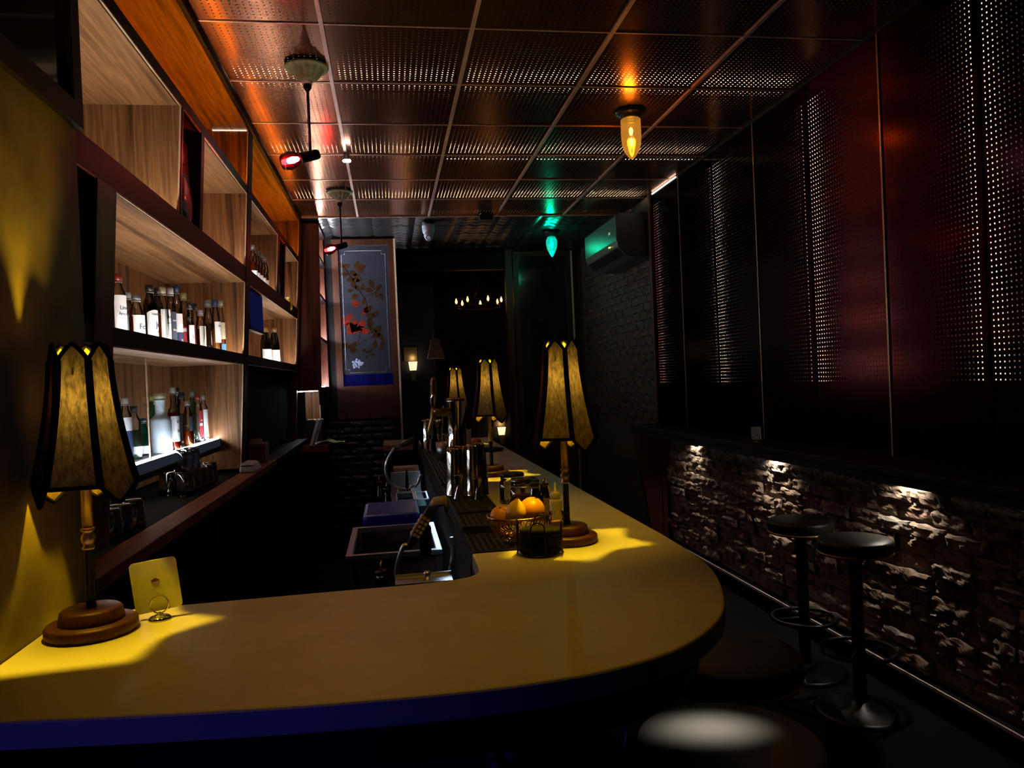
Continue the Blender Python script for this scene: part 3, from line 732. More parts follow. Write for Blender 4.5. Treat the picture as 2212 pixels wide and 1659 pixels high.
up_(256, 26, 593, -.92, 'clear bottle with red cap and tall white label, first in the upper row', 'clear', (.35, .03, .02), [(.08, .70, WHT, 1.3, None), (.02, .10, (.10, .42, .70), 1.0, None)], fill=.5, text=[('Lind', .02, .50, INK), ('Amour', .016, .42, INK), ('B C', .014, .04, INKW)])
up_(277, 23, 633, -1.02, 'amber bottle with pale blue label and glass stopper behind the red capped one', 'amber', (.45, .55, .58), [(.30, .62, (.35, .45, .55), 1.2, None), (.12, .24, CREAM, 1.1, None)], style='square')
up_(296, 27, 638, -.93, 'round shouldered reddish bottle with a broad white label reading F', 'red', (.20, .22, .24), [(.26, .62, WHT, 1.2, None)], style='flask', text=[('Fo', .03, .36, INK)])
up_(325, 25, 617, -.94, 'black bottle with a large white shield label, left of its twin', 'black', (.02, .02, .02), [(.16, .62, WHT, 1.25, 'shield')], G_DARK, text=[('DANISH', .011, .54, INK), ('Jr', .035, .36, INK, .3), ('of', .014, .28, INKR, .3)])
up_(342, 20, 623, -1.03, 'black bottle with a smaller white shield label behind the first shield label', 'black', (.02, .02, .02), [(.16, .60, WHT, 1.2, 'shield')], G_DARK, text=[('SMAR', .01, .52, INK, .2)])
up_(353, 22, 622, -.94, 'amber bottle with a clear wide cap and white label reading TH', 'amber', (.55, .52, .40), [(.20, .66, WHT, 1.1, None)], style='square', text=[('TH', .02, .52, INK), ('ESTD', .009, .44, INK)])
up_(370, 17, 623, -.97, 'silver capped amber bottle with a dark slate label', 'amber', (.55, .57, .60), [(.18, .64, (.05, .07, .12), 1.3, None)], text=[('PATR', .010, .50, INKW), ('Pilot', .014, .36, INKW)])
up_(383, 18, 618, -.98, 'navy capped bottle with a white over navy label', 'amber', (.02, .05, .14), [(.34, .60, WHT, 1.2, None), (.12, .335, NAVY, 1.2, None)], text=[('ll', .022, .2, INKW)])
up_(399, 19, 634, -.96, 'amber bottle with a bright red label and a cream neck tag', 'amber', (.55, .45, .15), [(.12, .46, RED, 1.3, None), (.39, .44, WHT, 1.3, None), (.14, .18, WHT, 1.3, None)], text=[('Illy', .024, .56, INKW)])
up_(412, 13, 655, -.93, 'slim dark bottle with a narrow white label and black cap', 'brown', (.015, .015, .02), [(.06, .58, WHT, 1.2, None)], text=[('L', .024, .34, INK)])
up_(422, 13, 657, -1.0, 'black capped bottle with a red patterned label', 'brown', (.015, .015, .02), [(.22, .62, (.55, .10, .10), 1.2, None), (.05, .18, (.25, .55, .70), 1.2, None)])
up_(435, 15, 671, -.93, 'dark bottle with a cream label and pale purple stopper', 'brown', (.40, .36, .48), [(.08, .66, (.70, .70, .62), 1.1, None)], style='square', text=[('OLD', .009, .2, INK)])
up_(451, 20, 650, -.925, 'big brown bottle with a silver disc on its side', 'brown', (.45, .47, .5), [(.22, .50, (.45, .48, .58), .45, 'shield')], style='flask')
up_(467, 16, 649, -.87, 'golden bottle with navy cap and white label reading TAL', 'gold', (.02, .06, .20), [(.26, .62, WHT, 1.1, None)], style='slope', fill=.5, text=[('TAL', .014, .53, INK)])
up_(479, 12, 650, -.885, 'gold capped bottle with a pale yellow label, last in the upper row', 'amber', (.55, .45, .28), [(.34, .62, CREAM, 1.2, None), (.06, .26, (.05, .20, .50), 1.2, None)], style='slope')
dn(272, 20, 858, -1.0, 'navy and white patterned bottle with a cork in the lower row, beside the lamp shade', 'teal', (.55, .48, .38), [(.10, .55, NAVY, 1.3, None), (.50, .70, WHT, 1.3, None)])
dn(291, 23, 877, -1.04, 'clear bottle of teal gin with a dark green cap and small white base label', 'teal', (.03, .08, .08), [(.10, .24, WHT, 1.0, None)], fill=.55)
dn(311, 20, 903, -1.06, 'squat dark teal bottle with a white base label left of the acrylic divider', 'teal', (.02, .05, .06), [(.05, .26, WHT, 1.2, None)], G_TEAL, style='flask')
dn(331, 19, 852, -1.06, 'green bottle with a yellow neck label right of the acrylic divider', 'teal', (.45, .55, .15), [(.08, .30, (.08, .38, .40), 1.2, None), (.82, .92, (.6, .65, .25), .6, None)], G_TEAL, text=[('C M', .016, .15, INKW)])
wbt = dn(347, 37, 849, -1.02, 'wide frosted white bottle with a raised ring pattern', 'frost', (.72, .68, .42), [], neck=.42)
rr_ = .5*37*4.0/F
mbp = MB()
for k in range(5):
    cz = .045+.028*k
    for s_ in (0,) if k < 3 else (-1, 1):
        aa = FACE+.05+s_*.35
        pts = []
        for q in range(14):
            an = 2*PI*q/14; rr2 = .0405*wbt.children[0].dimensions[0]/.081 if False else wbt.children[0].dimensions.x/2+.0008
            th = aa+(.011*math.cos(an))/rr2; pts.append((rr2*math.cos(th), rr2*math.sin(th), cz+.013*math.sin(an)))
        mbp.tube(pts, .0014, 5, True)
mbp.build('embossed_rings', plain('embossed_glass', (.30, .42, .55), .4), wbt)
dn(375, 20, 836, -.99, 'tall amber bottle with a handwritten white label', 'red', (.60, .52, .40), [(.14, .54, WHT, 1.3, None)], text=[('Vow', .022, .42, INK, .25), ('Wh', .022, .28, INK, .25)], neck=.36)
dn(384, 16, 838, -1.09, 'tall bottle with a long black neck capsule behind the amber one', 'amber', (.012, .012, .015), [], neck=.5, gl=G_DARK)
dn(395, 15, 847, -1.02, 'clear shouldered bottle with navy cap and black label', 'brown', (.02, .04, .12), [(.10, .58, BLK, 1.3, None), (.06, .10, WHT, 1.2, None)], text=[('BUCH', .010, .36, INKW), ('Mka', .012, .2, INKW)])
dn(407, 19, 866, -.985, 'round clear flask half full of amber with a dark square label', 'amber', (.50, .48, .42), [(.34, .66, (.03, .045, .07), .55, None)], style='flask', fill=.38)
dn(417, 14, 845, -1.06, 'slim green glass bottle behind the round flask', 'green', (.35, .50, .42), [], G_GREEN, style='slope')
dn(429, 15, 853, -1.01, 'clear bottle with an upright red label and red cap', 'clear', (.55, .05, .03), [(.10, .66, (.55, .03, .05), .55, None), (.34, .40, WHT, .5, None)], text=[('W', .014, .44, INKW)])
dn(441, 14, 853, -1.0, 'clear bottle with a white label and cream cap, last in the lower row', 'clear', (.62, .56, .44), [(.08, .68, WHT, .9, None)])
# unit 2 bottles
mini = None
for k in range(5):
    px, ty = 549+k*6.6, 580+k*10.5
    loc, r, h = row(px, 7, ty, -.90, 2.142)
    lbl = ['first', 'second', 'third', 'fourth', 'fifth'][k]
    bottle('small amber bottle with white label and pale cap, %s of five in the far shelf' % lbl, onx(px, ty+30, -.815).xy.to_3d()+Vector((0, 0, 2.142)), .024, .27, 'amber', (.75, .70, .66), [(.08, .40, WHT, 1.3, None)], group='five amber bottles in the far shelf')
yb = onx(622, 660, -.80)
bottle('bright yellow bottle alone in the last upper cell of the far shelf', (-.80, yb.y, 2.142), .036, onx(617, 643, -.80).z-2.142+.02, 'yellow', (.85, .75, .5), [(.2, .5, (.75, .55, .05), .8, None)], style='flask')
for k, px in enumerate((574, 593)):
    p = onx(px, 750, -.90)
    bottle(('wine bottle with a gold capsule and large white label, half hidden by the blue screen', 'wine bottle with a gold capsule and large white label, nearer the end panel')[k], (-.90, p.y, 1.672), .040, onx(px, 709, -.90).z-1.672, 'black', (.55, .36, .08), [(.02, .44, WHT, 1.5, None)], G_DARK, style='slope', fill=.8, group='wine bottles on the far shelf', text=[('BACK', .014, .06, INK)])

# glasses on the back counter ---------------------------------------------------
tumbler = None
gm = glass('tumbler_glass', (.88, .88, .88), .55, .05, .10)
def make_tumbler(loc, label, inverted=True, group='upturned tumblers on the back counter'):
    global tumbler
    if tumbler is None:
        t = thing('tumbler', label, 'glass', loc, 0, group)
        rb = lambda k, s, z: 1+.035*(k % 2)
        MB().lathe([(.040, 0), (.0385, .03), (.036, .07), (.033, .098), (.030, .104), (0, .104)], 28, rib=rb).lathe([(.037, .001), (.034, .07), (.031, .088), (0, .09)], 28).build('bowl', gm, t)
        MB().lathe([(.0405, .0), (.0412, .002), (.0405, .004), (.0385, .002)], 28).build('rim', glass('rim_glass', (.8, .8, .8), .6, .08, .3), t)
        tumbler = t; return t
    c = dup(tumbler, loc, random.uniform(0, 1), label); return c
gi = 0
names_g = ['first', 'second', 'third', 'fourth', 'fifth', 'sixth', 'seventh', 'eighth']
g1 = [(-.90, 2.62), (-.985, 2.70), (-.90, 2.72), (-.985, 2.80), (-.895, 2.83)]
for k, (x, y) in enumerate(g1):
    make_tumbler((x, y, 1.0365), 'upturned ribbed tumbler at the near end of the back counter, %s along' % names_g[k])
g2 = [(-.93, 3.66), (-1.02, 3.72), (-.925, 3.77), (-1.01, 3.83), (-.92, 3.88), (-1.0, 3.94), (-.915, 3.99), (-.925, 4.12)]
for k, (x, y) in enumerate(g2):
    make_tumbler((x, y, 1.0365), 'upturned ribbed tumbler in the farther cluster under the lit shelf, %s along' % names_g[k])
for k, (x, y) in enumerate([(-.93, 3.66), (-.925, 3.77)]):
    make_tumbler((x, y, 1.1415), 'ribbed tumbler stacked on top of another, %s of the two stacked' % names_g[k])
# bar mats for the tumblers
pd = thing('card_reader', 'white card reader dock on the back counter by the shelf post', 'card reader', (-.78, 4.42, 1.052))
MB().hexa([(-.83, 4.36, 1.052), (-.735, 4.36, 1.052), (-.735, 4.56, 1.052), (-.83, 4.56, 1.052)], [(-.82, 4.37, 1.105), (-.755, 4.37, 1.10), (-.755, 4.54, 1.10), (-.82, 4.55, 1.105)]).build('body', plain('white_plastic', (.62, .55, .58), .4), pd, True, bevel=.01)
MB().box(-.815, -.753, 4.355, 4.362, 1.085, 1.091).build('slot', black, pd, True)
pr = thing('receipt_printer', 'small dark receipt printer beyond the card reader', 'printer', (-.80, 4.98, 1.052))
MB().box(-.88, -.77, 4.90, 5.05, 1.052, 1.17).build('housing', plain('mauve_plastic', (.16, .12, .15), .5), pr, True, bevel=.008)
MB().box(-.86, -.79, 4.92, 4.93, 1.17, 1.20).build('paper_slip', paper(WHT), pr, True)

# ================================================================== BAR
ZB = 1.07
outer = [(.705, 5.75), (.705, 3.4), (.703, 2.4), (.700, 1.95), (.692, 1.753), (.672, 1.574), (.608, 1.375), (.539, 1.251), (.436, 1.15), (.324, 1.095), (.214, 1.072), (.082, 1.064), (-.107, 1.072), (-.29, 1.091), (-.534, 1.125), (-.648, 1.142)]
def smooth(pts, n=4):
    out = []
    for i in range(len(pts)-1):
        p0 = Vector(pts[max(0, i-1)]); p1 = Vector(pts[i]); p2 = Vector(pts[i+1]); p3 = Vector(pts[min(len(pts)-1, i+2)])
        for k in range(n):
            t = k/n
            q = .5*((2*p1)+(p2-p0)*t+(2*p0-5*p1+4*p2-p3)*t*t+(3*p1-p0-3*p2+p3)*t**3); out.append((q.x, q.y))
    out.append(pts[-1]); return out
oc = outer[:3]+smooth(outer[3:], 4)
inner = [(-.648, 1.645), (-.43, 1.65), (-.155, 1.657), (.03, 1.658)]+[(.115, 1.668), (.150, 1.682), (.172, 1.704), (.182, 1.735), (.184, 1.80)]
wt = thing('bar_worktop', 'pale stone bar top curving from the plaster wall round to the long bar', 'bar top', (.3, 1.5, 0))
# main slab with a slot for the drip rail along the inner edge
poly = oc + inner + [(.184, 1.905), (.335, 1.905), (.335, 5.75)]
def slab(poly, z0, z1):
    bm = bmesh.new()
    vs = [bm.verts.new((x, y, z1)) for x, y in poly]
    f = bm.faces.new(vs); bmesh.ops.triangulate(bm, faces=[f], ngon_method='EAR_CLIP')
    g = bmesh.ops.extrude_face_region(bm, geom=list(bm.faces))
    bmesh.ops.translate(bm, verts=[v for v in g['geom'] if isinstance(v, bmesh.types.BMVert)], vec=(0, 0, z0-z1))
    bmesh.ops.recalc_face_normals(bm, faces=bm.faces)
    bmesh.ops.dissolve_limit(bm, angle_limit=.01, verts=bm.verts, edges=bm.edges)
    mb = MB(); bm.verts.index_update()
    mb.add([v.co[:] for v in bm.verts], [[v.index for v in f.verts] for f in bm.faces]); bm.free(); return mb
slab(poly, ZB-.04, ZB).build('stone_slab', quartz, wt, True, bevel=.004)
MB().box(.186, .333, 1.907, 5.75, ZB-.04, ZB-.012).build('drip_rail', black, wt, True)
def offset(poly, d):
    out = []
    n = len(poly)
    for i in range(n):
        a = Vector(poly[max(0, i-1)]); b = Vector(poly[min(n-1, i+1)]); t = (b-a).normalized(); nrm = Vector((t.y, -t.x))
        p = Vector(poly[i])+nrm*d; out.append((p.x, p.y))
    return out
def ring(o_, d):
    q = offset(o_, d); return q
ap = ring(oc, .05)
# which side is inward?
if (Vector(ap[-5])-Vector((.1, 1.4))).length > (Vector(oc[-5])-Vector((.1, 1.4))).length: sgn = -1
else: sgn = 1
ap = ring(oc, sgn*.05); bs = ring(oc, sgn*.20)
ap = [(max(x, -.645), y) for x, y in ap]; bs = [(max(x, -.645), y) for x, y in bs]
bb_ = thing('bar_counter', 'dark navy panelled bar front under the curved stone top', 'bar front', (.3, 1.5, 0))
slab(ap+[(-.645, 1.60), (.10, 1.60), (.20, 1.80), (.20, 5.7)], ZB-.115, ZB-.041).build('apron', black, bb_, True)
mbb = MB()
n = len(bs)
mbb.add([(x, y, 0) for x, y in bs]+[(x, y, ZB-.116) for x, y in bs], [(i, i+1, n+i+1, n+i) for i in range(n-1)])
bs2 = ring(oc, sgn*.24); bs2 = [(max(x, -.645), y) for x, y in bs2]
mbb.add([(x, y, 0) for x, y in bs2]+[(x, y, ZB-.116) for x, y in bs2], [(i, i+1, n+i+1, n+i) for i in range(n-1)])
mbb.build('front_panel', navy, bb_, True)
MB().box(.20, .24, 1.9, 5.6, 0, ZB-.12).build('inner_panel', black, bb_, True)
for x in (-.02, .03, .085):
    MB().box(x, x+.035, 1.235, 1.262, .05, ZB-.118).build('pilaster', navy, bb_, True, bevel=.003)
MB().box(.187, .199, 2.6, 5.1, 1.008, 1.012).build('light_strip', emit('rail_led_light', (.62, .80, 1), 16), bb_, True)
MB().box(.1835, .1865, 1.95, 5.7, .992, 1.03).build('light_shield', black, bb_, True)
def hook(x, y):
    h_ = MB(); h_.tube([(x, y-.008, .955), (x, y-.010, .90), (x, y-.012, .885), (x, y-.03, .872), (x, y-.045, .882), (x, y-.048, .895)], [.006, .006, .006, .006, .006, .007], 8).lathe([(0, 0), (.010, 0), (.010, .006), (0, .008)], 10, (x, y-.008, .95), M=Matrix.Rotation(PI/2, 4, 'X'))
    h_.tube([(x+.03, y, .885), (x+.03, y-.02, .885)], [.007, .009], 8)
    h_.build('coat_hook', plain('bright_hook_metal', (.85, .82, .75), .4, .2), bb_, True)
hook(-.128, 1.262); hook(.138, 1.262); 
MB().tube([(.035, 1.24, .875), (.035, 1.22, .875)], [.006, .008], 8).build('coat_hook', steel, bb_, True)

# rubber mats on the drip rail
rub = plain('black_rubber', (.012, .011, .010), .35)
def mat(label, y0, y1, z):
    t = thing('bar_mat', label, 'bar mat', (.26, (y0+y1)/2, z))
    MB().box(.188, .331, y0, y1, z, z+.006).box(.188, .193, y0, y1, z+.006, z+.013).box(.326, .331, y0, y1, z+.006, z+.013).box(.193, .326, y0, y0+.006, z+.006, z+.013).box(.193, .326, y1-.006, y1, z+.006, z+.013).build('base', rub, t, True)
    nb_ = MB(); ny = int((y1-y0-.02)/.016)
    for i in range(8):
        for j in range(ny):
            x = .202+i*.0166; y = y0+.012+j*.016
            nb_.hexa([(x-.004, y-.005, z+.006), (x+.004, y-.005, z+.006), (x+.004, y+.005, z+.006), (x-.004, y+.005, z+.006)], [(x-.0028, y-.0035, z+.011), (x+.0028, y-.0035, z+.011), (x+.0028, y+.0035, z+.011), (x-.0028, y+.0035, z+.011)])
    o = nb_.build('nub', rub, t, True); o['kind'] = 'stuff'
mat('black rubber bar mat under the fruit bowl', 1.915, 2.185, ZB-.012)
mat('black rubber bar mat ahead of the shakers', 2.19, 2.445, ZB+.0)
mat('black rubber bar mat under the steel shakers', 2.45, 3.10, ZB+.0)
mat('black rubber bar mat under the beer tap and farther shakers', 3.14, 5.6, ZB+.0)
MB().box(.187, .332, 2.19, 5.6, ZB-.0118, ZB-.001).build('rail_plate', black, wt, True)

# table lamps -------------------------------------------------------------------
cloth = translucent('gold_lamp_cloth', (.55, .40, .18), (.0072, .0056, .022), .55, (1, 1, .35), 150)
cloth2 = translucent('plum_lamp_cloth', (.06, .02, .05), (.0006, .0002, .0008), .3)
inner_m = None
bulb_m = glass('lamp_bulb_glass', (1, 1, 1), .2, .05, .03)
def make_lamp(loc, rz, label):
    t = thing('table_lamp', label, 'lamp', loc, rz, 'fringed bar lamps')
    MB().lathe([(0, 0), (.075, 0), (.0775, .006), (.077, .018), (.073, .022), (0, .022)], 40).build('lower_base', wbase, t)
    MB().lathe([(.055, .022), (.055, .024), (.052, .042), (.047, .046), (0, .046)], 40).build('upper_base', wbase, t)
    MB().lathe([(.0088, .044), (.0082, .06), (.0078, .15), (.0085, .152)], 20).build('lower_stem', blackmetal, t)
    MB().lathe([(.0105, .152), (.0112, .156), (.0080, .160), (.0112, .166), (.0128, .172), (.0112, .178), (.0080, .183), (.0120, .186), (.0120, .190), (.0090, .192)], 20).build('turned_ring', brass, t)
    MB().lathe([(.0092, .192), (.0096, .30), (.0090, .36), (.012, .365), (.012, .385), (0, .385)], 20).build('upper_stem', brass, t)
    MB().lathe([(.008, .385), (.018, .40), (.024, .42), (.018, .44), (.008, .452), (0, .455)], 16).build('bulb', bulb_m, t)
    ZT, ZBm = .495, .272
    def rad(s): return .050+.036*(s**1.6)          # s: 0 top, 1 bottom; hexagon corner radius
    def P(k, u, s):
        a0, a1 = math.radians(60*k), math.radians(60*(k+1))
        r = rad(s); x = r*((1-u)*math.cos(a0)+u*math.cos(a1)); y = r*((1-u)*math.sin(a0)+u*math.sin(a1))
        return x, y
    def ztop(u): return ZT+.030*(1-abs(2*u-1)**1.3)
    def zbot(k, u): return ZBm-(0 if k == 1 else .034*(1-abs(2*u-1)**1.2))
    for k in range(6):
        mb = MB(); nu, nv = 10, 12
        def fn(u, v, k=k):
            s = v; x, y = P(k, u, s); zt, zb = ztop(u), zbot(k, u)
            return (x, y, zt+(zb-zt)*v)
        mb.grid(fn, nu, nv)
        pn_ = mb.build('shade_panel', cloth if k in (1, 2, 4, 5) else cloth2, t)
        bd_ = MB()
        bd_.tube([fn(0, i/nv) for i in range(nv+1)], .0072, 6)
        bd_.tube([(lambda p: (p[0]*1.01, p[1]*1.01, p[2]))(fn(i/10, 0)) for i in range(11)], .004, 6)
        bd_.tube([fn(i/10, 1) for i in range(11)], .004, 6)
        bd_.build('shade_binding', blackcloth, pn_)
    MB().tube([(-.045, 0, .47), (.045, 0, .47)], .0015, 6).tube([(0, -.045, .47), (0, .045, .47)], .0015, 6).build('shade_carrier', blackmetal, t)
    MB().lathe([(0, 0), (.004, 0), (.004, .004), (0, .005)], 10, (0, -.082, .008), M=Matrix.Rotation(PI/2, 4, 'X')).build('switch', brass, t)
    return t
# panel 1 spans 60..120 deg in lamp space; turned so that the panels 1 and 2 face the camera
def lamp_rz(loc):
    ang = math.atan2(-loc[1], -loc[0])     # direction to the camera
    return ang - math.radians(101)
L1 = (-.555, 1.508, ZB+.0005)
lamps = [(L1, 'brass stemmed lamp with dark panelled shade by the plaster wall'), ((.440, 1.955, ZB+.0005), 'brass stemmed lamp with gold shade beside the fruit bowl'),
         ((.437, 3.43, ZB+.0005), 'brass stemmed lamp with gold shade behind the clip top jar'), ((.440, 5.22, ZB+.0005), 'farthest gold shaded lamp, partly behind the beer tap')]
proto = None
for loc, lb in lamps:
    a = math.atan2(-loc[1], -loc[0])
    # seams at camera-relative angles -40, 20, 80 (positive to the right): panel 1 is the near-left, panel 0 the near-right
    rz = a - math.radians(105)
    if proto is None: proto = make_lamp(loc, rz, lb)
    else: dup(proto, loc, rz, lb)
    point('lamp_light', (loc[0], loc[1], loc[2]+.425), LAMP_C, P_LAMP, .012)

# coasters in their wire holder ----------------------------------------------------
hc = onz(1160, 1188, ZB); hc = Vector((.345, 1.845, ZB))
ch = thing('coaster_holder', 'black wire coaster holder in front of the lamp', 'coaster holder', (hc.x, hc.y, ZB))
R_ = .056
MB().tube([(hc.x+R_*math.cos(2*PI*k/24), hc.y+R_*math.sin(2*PI*k/24), ZB+.005) for k in range(24)], .0018, 6, True).build('base_ring', blackmetal, ch, True)
for k in range(4):
    a = math.radians(-105+90*k); 
    pts = []
    for s in (-1, 1):
        aa = a+s*.30
        side = [(hc.x+(R_+.0)*math.cos(aa), hc.y+R_*math.sin(aa), ZB+.004+.066*i/5) for i in range(6)]
        pts += side if s < 0 else []
        if s < 0:
            for q in range(1, 8):
                ph = PI*q/8; ab = a-.30*math.cos(ph); pts.append((hc.x+R_*math.cos(ab), hc.y+R_*math.sin(ab), ZB+.070+.016*math.sin(ph)))
        else: pts += side[::-1]
    MB().tube(pts, .0018, 6).build('wire_loop', blackmetal, ch, True)
cm_ = plain('dark_coaster_board', (.012, .011, .008), .9, 0, .3, 60, **{'Specular IOR Level': .1})
lev = ['lowest', 'second from the bottom', 'third from the bottom', 'fourth from the bottom', 'fifth from the bottom', 'second from the top', 'topmost']
cmesh = MB().lathe([(0, 0), (.048, 0), (.050, .001), (.050, .0065), (.048, .0078), (0, .0078)], 32).mesh('coaster', cm_)
for k in range(7):
    o = bpy.data.objects.new('coaster', cmesh); COL.objects.link(o)
    o.location = (hc.x+random.uniform(-.002, .002), hc.y+random.uniform(-.002, .002), ZB+.0068+k*.0079); o.rotation_euler = (random.uniform(-.006, .006), random.uniform(-.006, .006), k)
    tag(o, 'round dark coaster in the wire holder, %s' % lev[k], 'coaster', 'coasters in the wire holder')

# fruit bowl -----------------------------------------------------------------------
DX = .024
bx, by, bz = .319, 2.015, ZB+.0005
fb = thing('fruit_bowl', 'copper toned wire bowl holding citrus fruit on the bar mat', 'bowl', (bx, by, bz))
copper = plain('copper_wire', (.75, .45, .22), .25, 1)
MB().tube([(bx+.080*math.cos(2*PI*k/40), by+.080*math.sin(2*PI*k/40), bz+.068) for k in range(40)], .0028, 8, True).build('rim', copper, fb, True)
MB().tube([(bx+.030*math.cos(2*PI*k/30), by+.030*math.sin(2*PI*k/30), bz+.003) for k in range(30)], .003, 8, True).lathe([(.030, .003), (.026, .012), (.024, .015)], 30, (bx, by, bz)).build('foot', copper, fb, True)
for k in range(36):
    a = 2*PI*k/36; pts = []
    for q in range(7):
        s = q/6; r = .026+.054*math.sin(s*PI/2)**.9; z = .015+.053*(1-math.cos(s*PI/2)); aa = a+.35*s
        pts.append((bx+r*math.cos(aa), by+r*math.sin(aa), bz+z))
    MB().tube(pts, .0013, 5).build('wire', copper, fb, True)
def fruit(name, label, cat, c, r, col, tilt, lemon=False):
    mt = MATS.get(name+'_peel')
    if not mt:
        mt, nt, out = nmat(name+'_peel'); b = pbsdf(nt, col, .38)
        vo = N(nt, 'ShaderNodeTexVoronoi'); vo.inputs['Scale'].default_value = 260
        tc = N(nt, 'ShaderNodeTexCoord'); nt.links.new(tc.outputs['Object'], vo.inputs['Vector']); bump(nt, vo.outputs['Distance'], b, .35, .001)
        nz = noise(nt, s=12); rr = ramp(nt, nz.outputs[0], [(.3, tuple(x*.85 for x in col)), (.7, col)]); nt.links.new(rr.outputs[0], b.inputs['Base Color'])
        nt.links.new(b.outputs[0], out.inputs[0])
    t = thing(name, label, cat, c); t.rotation_euler = tilt
    if lemon: prof = [(0, -r*1.30), (r*.22, -r*1.26), (r*.60, -r*1.02), (r*.92, -.5*r), (r, 0), (r*.93, .5*r), (r*.62, 1.0*r), (r*.30, 1.22*r), (r*.22, 1.36*r), (r*.12, 1.46*r), (0, 1.48*r)]
    else: prof = [(r*math.sin(PI*k/16)*(1+.0*k), -r*.97*math.cos(PI*k/16)) for k in range(17)]; prof[0] = (0, -r*.955); prof[-1] = (0, r*.95)
    pl_ = MB().lathe(prof, 28).build('peel', mt, t); sb_ = pl_.modifiers.new('smooth', 'SUBSURF'); sb_.levels = 1; sb_.render_levels = 1
    MB().lathe([(0, .0), (.0035, 0), (.003, .003), (0, .004)], 8, (0, 0, prof[-1][1]-.002)).build('stem_scar', plain('stem_scar', (.16, .13, .04), .8), t)
fruit('lemon', 'yellow lemon standing at the front of the wire bowl', 'lemon', (.311, 1.985, bz+.079), .0275, (.92, .58, .03), (.25, .12, 0), True)
fruit('orange', 'large orange at the right of the wire bowl behind the lemon', 'orange', (.361, 2.022, bz+.078), .0345, (.88, .38, .02), (.3, .2, .5))
fruit('orange', 'smaller orange half hidden at the left of the lemon', 'orange', (.276, 2.018, bz+.066), .0295, (.85, .30, .02), (.4, -.2, .2))

# jars, squeeze bottles, bitters -----------------------------------------------------
def jar(loc, label, r, h, contents, lid, wire=False, tiltv=(0, 0, 0)):
    t = thing('jar', label, 'jar', loc); t.rotation_euler = tiltv
    MB().lathe([(0, 0), (r*.9, 0), (r, .006), (r, h*.72), (r*.9, h*.82), (r*.86, h*.86), (r*.9, h*.88), (r*.9, h)], 24).build('glass_body', G_CLEAR, t)
    if contents: MB().lathe([(0, .005), (r*.9, .006), (r*.92, h*.55), (r*.6, h*.6), (0, h*.58)], 20).build('contents', contents, t)
    if lid: MB().lathe([(r*.93, h*.96), (r*.95, h*1.0), (r*.95, h*1.06), (r*.85, h*1.10), (0, h*1.10)], 24).build('lid', lid, t)
    if wire:
        w_ = MB()
        for s in (-1, 1):
            w_.tube([(s*r*.92, 0, h*.86), (s*r*1.25, .01, h*.6), (s*r*1.3, -.01, h*.35), (s*r*1.02, -.02, h*.55)], .0016, 6)
        w_.tube([(r*.92*math.cos(a*PI/12), r*.92*math.sin(a*PI/12), h*.86) for a in range(24)], .0016, 6, True)
        w_.tube([(-r*.92, 0, h*.86), (-r*.9, 0, h*1.12), (r*.9, 0, h*1.12), (r*.92, 0, h*.86)], .0016, 6)
        w_.build('wire_bail', steel, t)
    return t
jar((.405, 2.40, ZB+.0005), 'clip top glass jar with an orange dried slice behind the fruit bowl', .044, .105, liquid('orange_slices', (.55, .16, .02), .5), glass('jar_lid', (.8, .8, .8), .4, .05, .15), True)
MB_tin = jar((.405, 2.64, ZB+.0005), 'low jar with a dark ring lid behind the clip top jar', .045, .095, None, blackmetal)
jar((.435, 2.055, ZB+.0005), 'small open glass jar of garnish between orange and lamp', .024, .062, liquid('garnish', (.65, .32, .04), .3), None)
for k, (x, y, lb) in enumerate([(.468, 2.22, 'pale squeeze bottle with a pointed nozzle beside the orange'), (.462, 2.34, 'pale squeeze bottle behind the nearer squeeze bottle')]):
    t = thing('squeeze_bottle', lb, 'bottle', (x, y, ZB+.0005))
    MB().lathe([(0, 0), (.018, 0), (.0195, .004), (.0195, .062), (.0185, .068), (.012, .071)], 20).build('body', plain('squeeze_plastic_%d' % k, (.62, .58, .34), .35), t)
    MB().lathe([(.0145, .069), (.0145, .088), (.012, .091), (.0045, .094), (.0015, .120), (0, .121)], 16).build('nozzle', plain('nozzle_plastic_%d' % k, (.66, .62, .42), .4), t)
for k, (x, y, lb) in enumerate([(.418, 2.28, 'dark bitters bottle with black dropper, left of three'), (.432, 2.35, 'dark bitters bottle with black dropper, middle of three'), (.445, 2.27, 'dark bitters bottle with a steel dasher tip beside the orange')]):
    bottle(lb, (x+.0, y, ZB+.0005), .017, .115, 'brown', (.012, .012, .012), [(.15, .6, (.30, .2, .08), 1.4, None)], G_DARK, style='flask', group='bitters bottles behind the fruit', pourer=(k == 2), name='bitters_bottle')

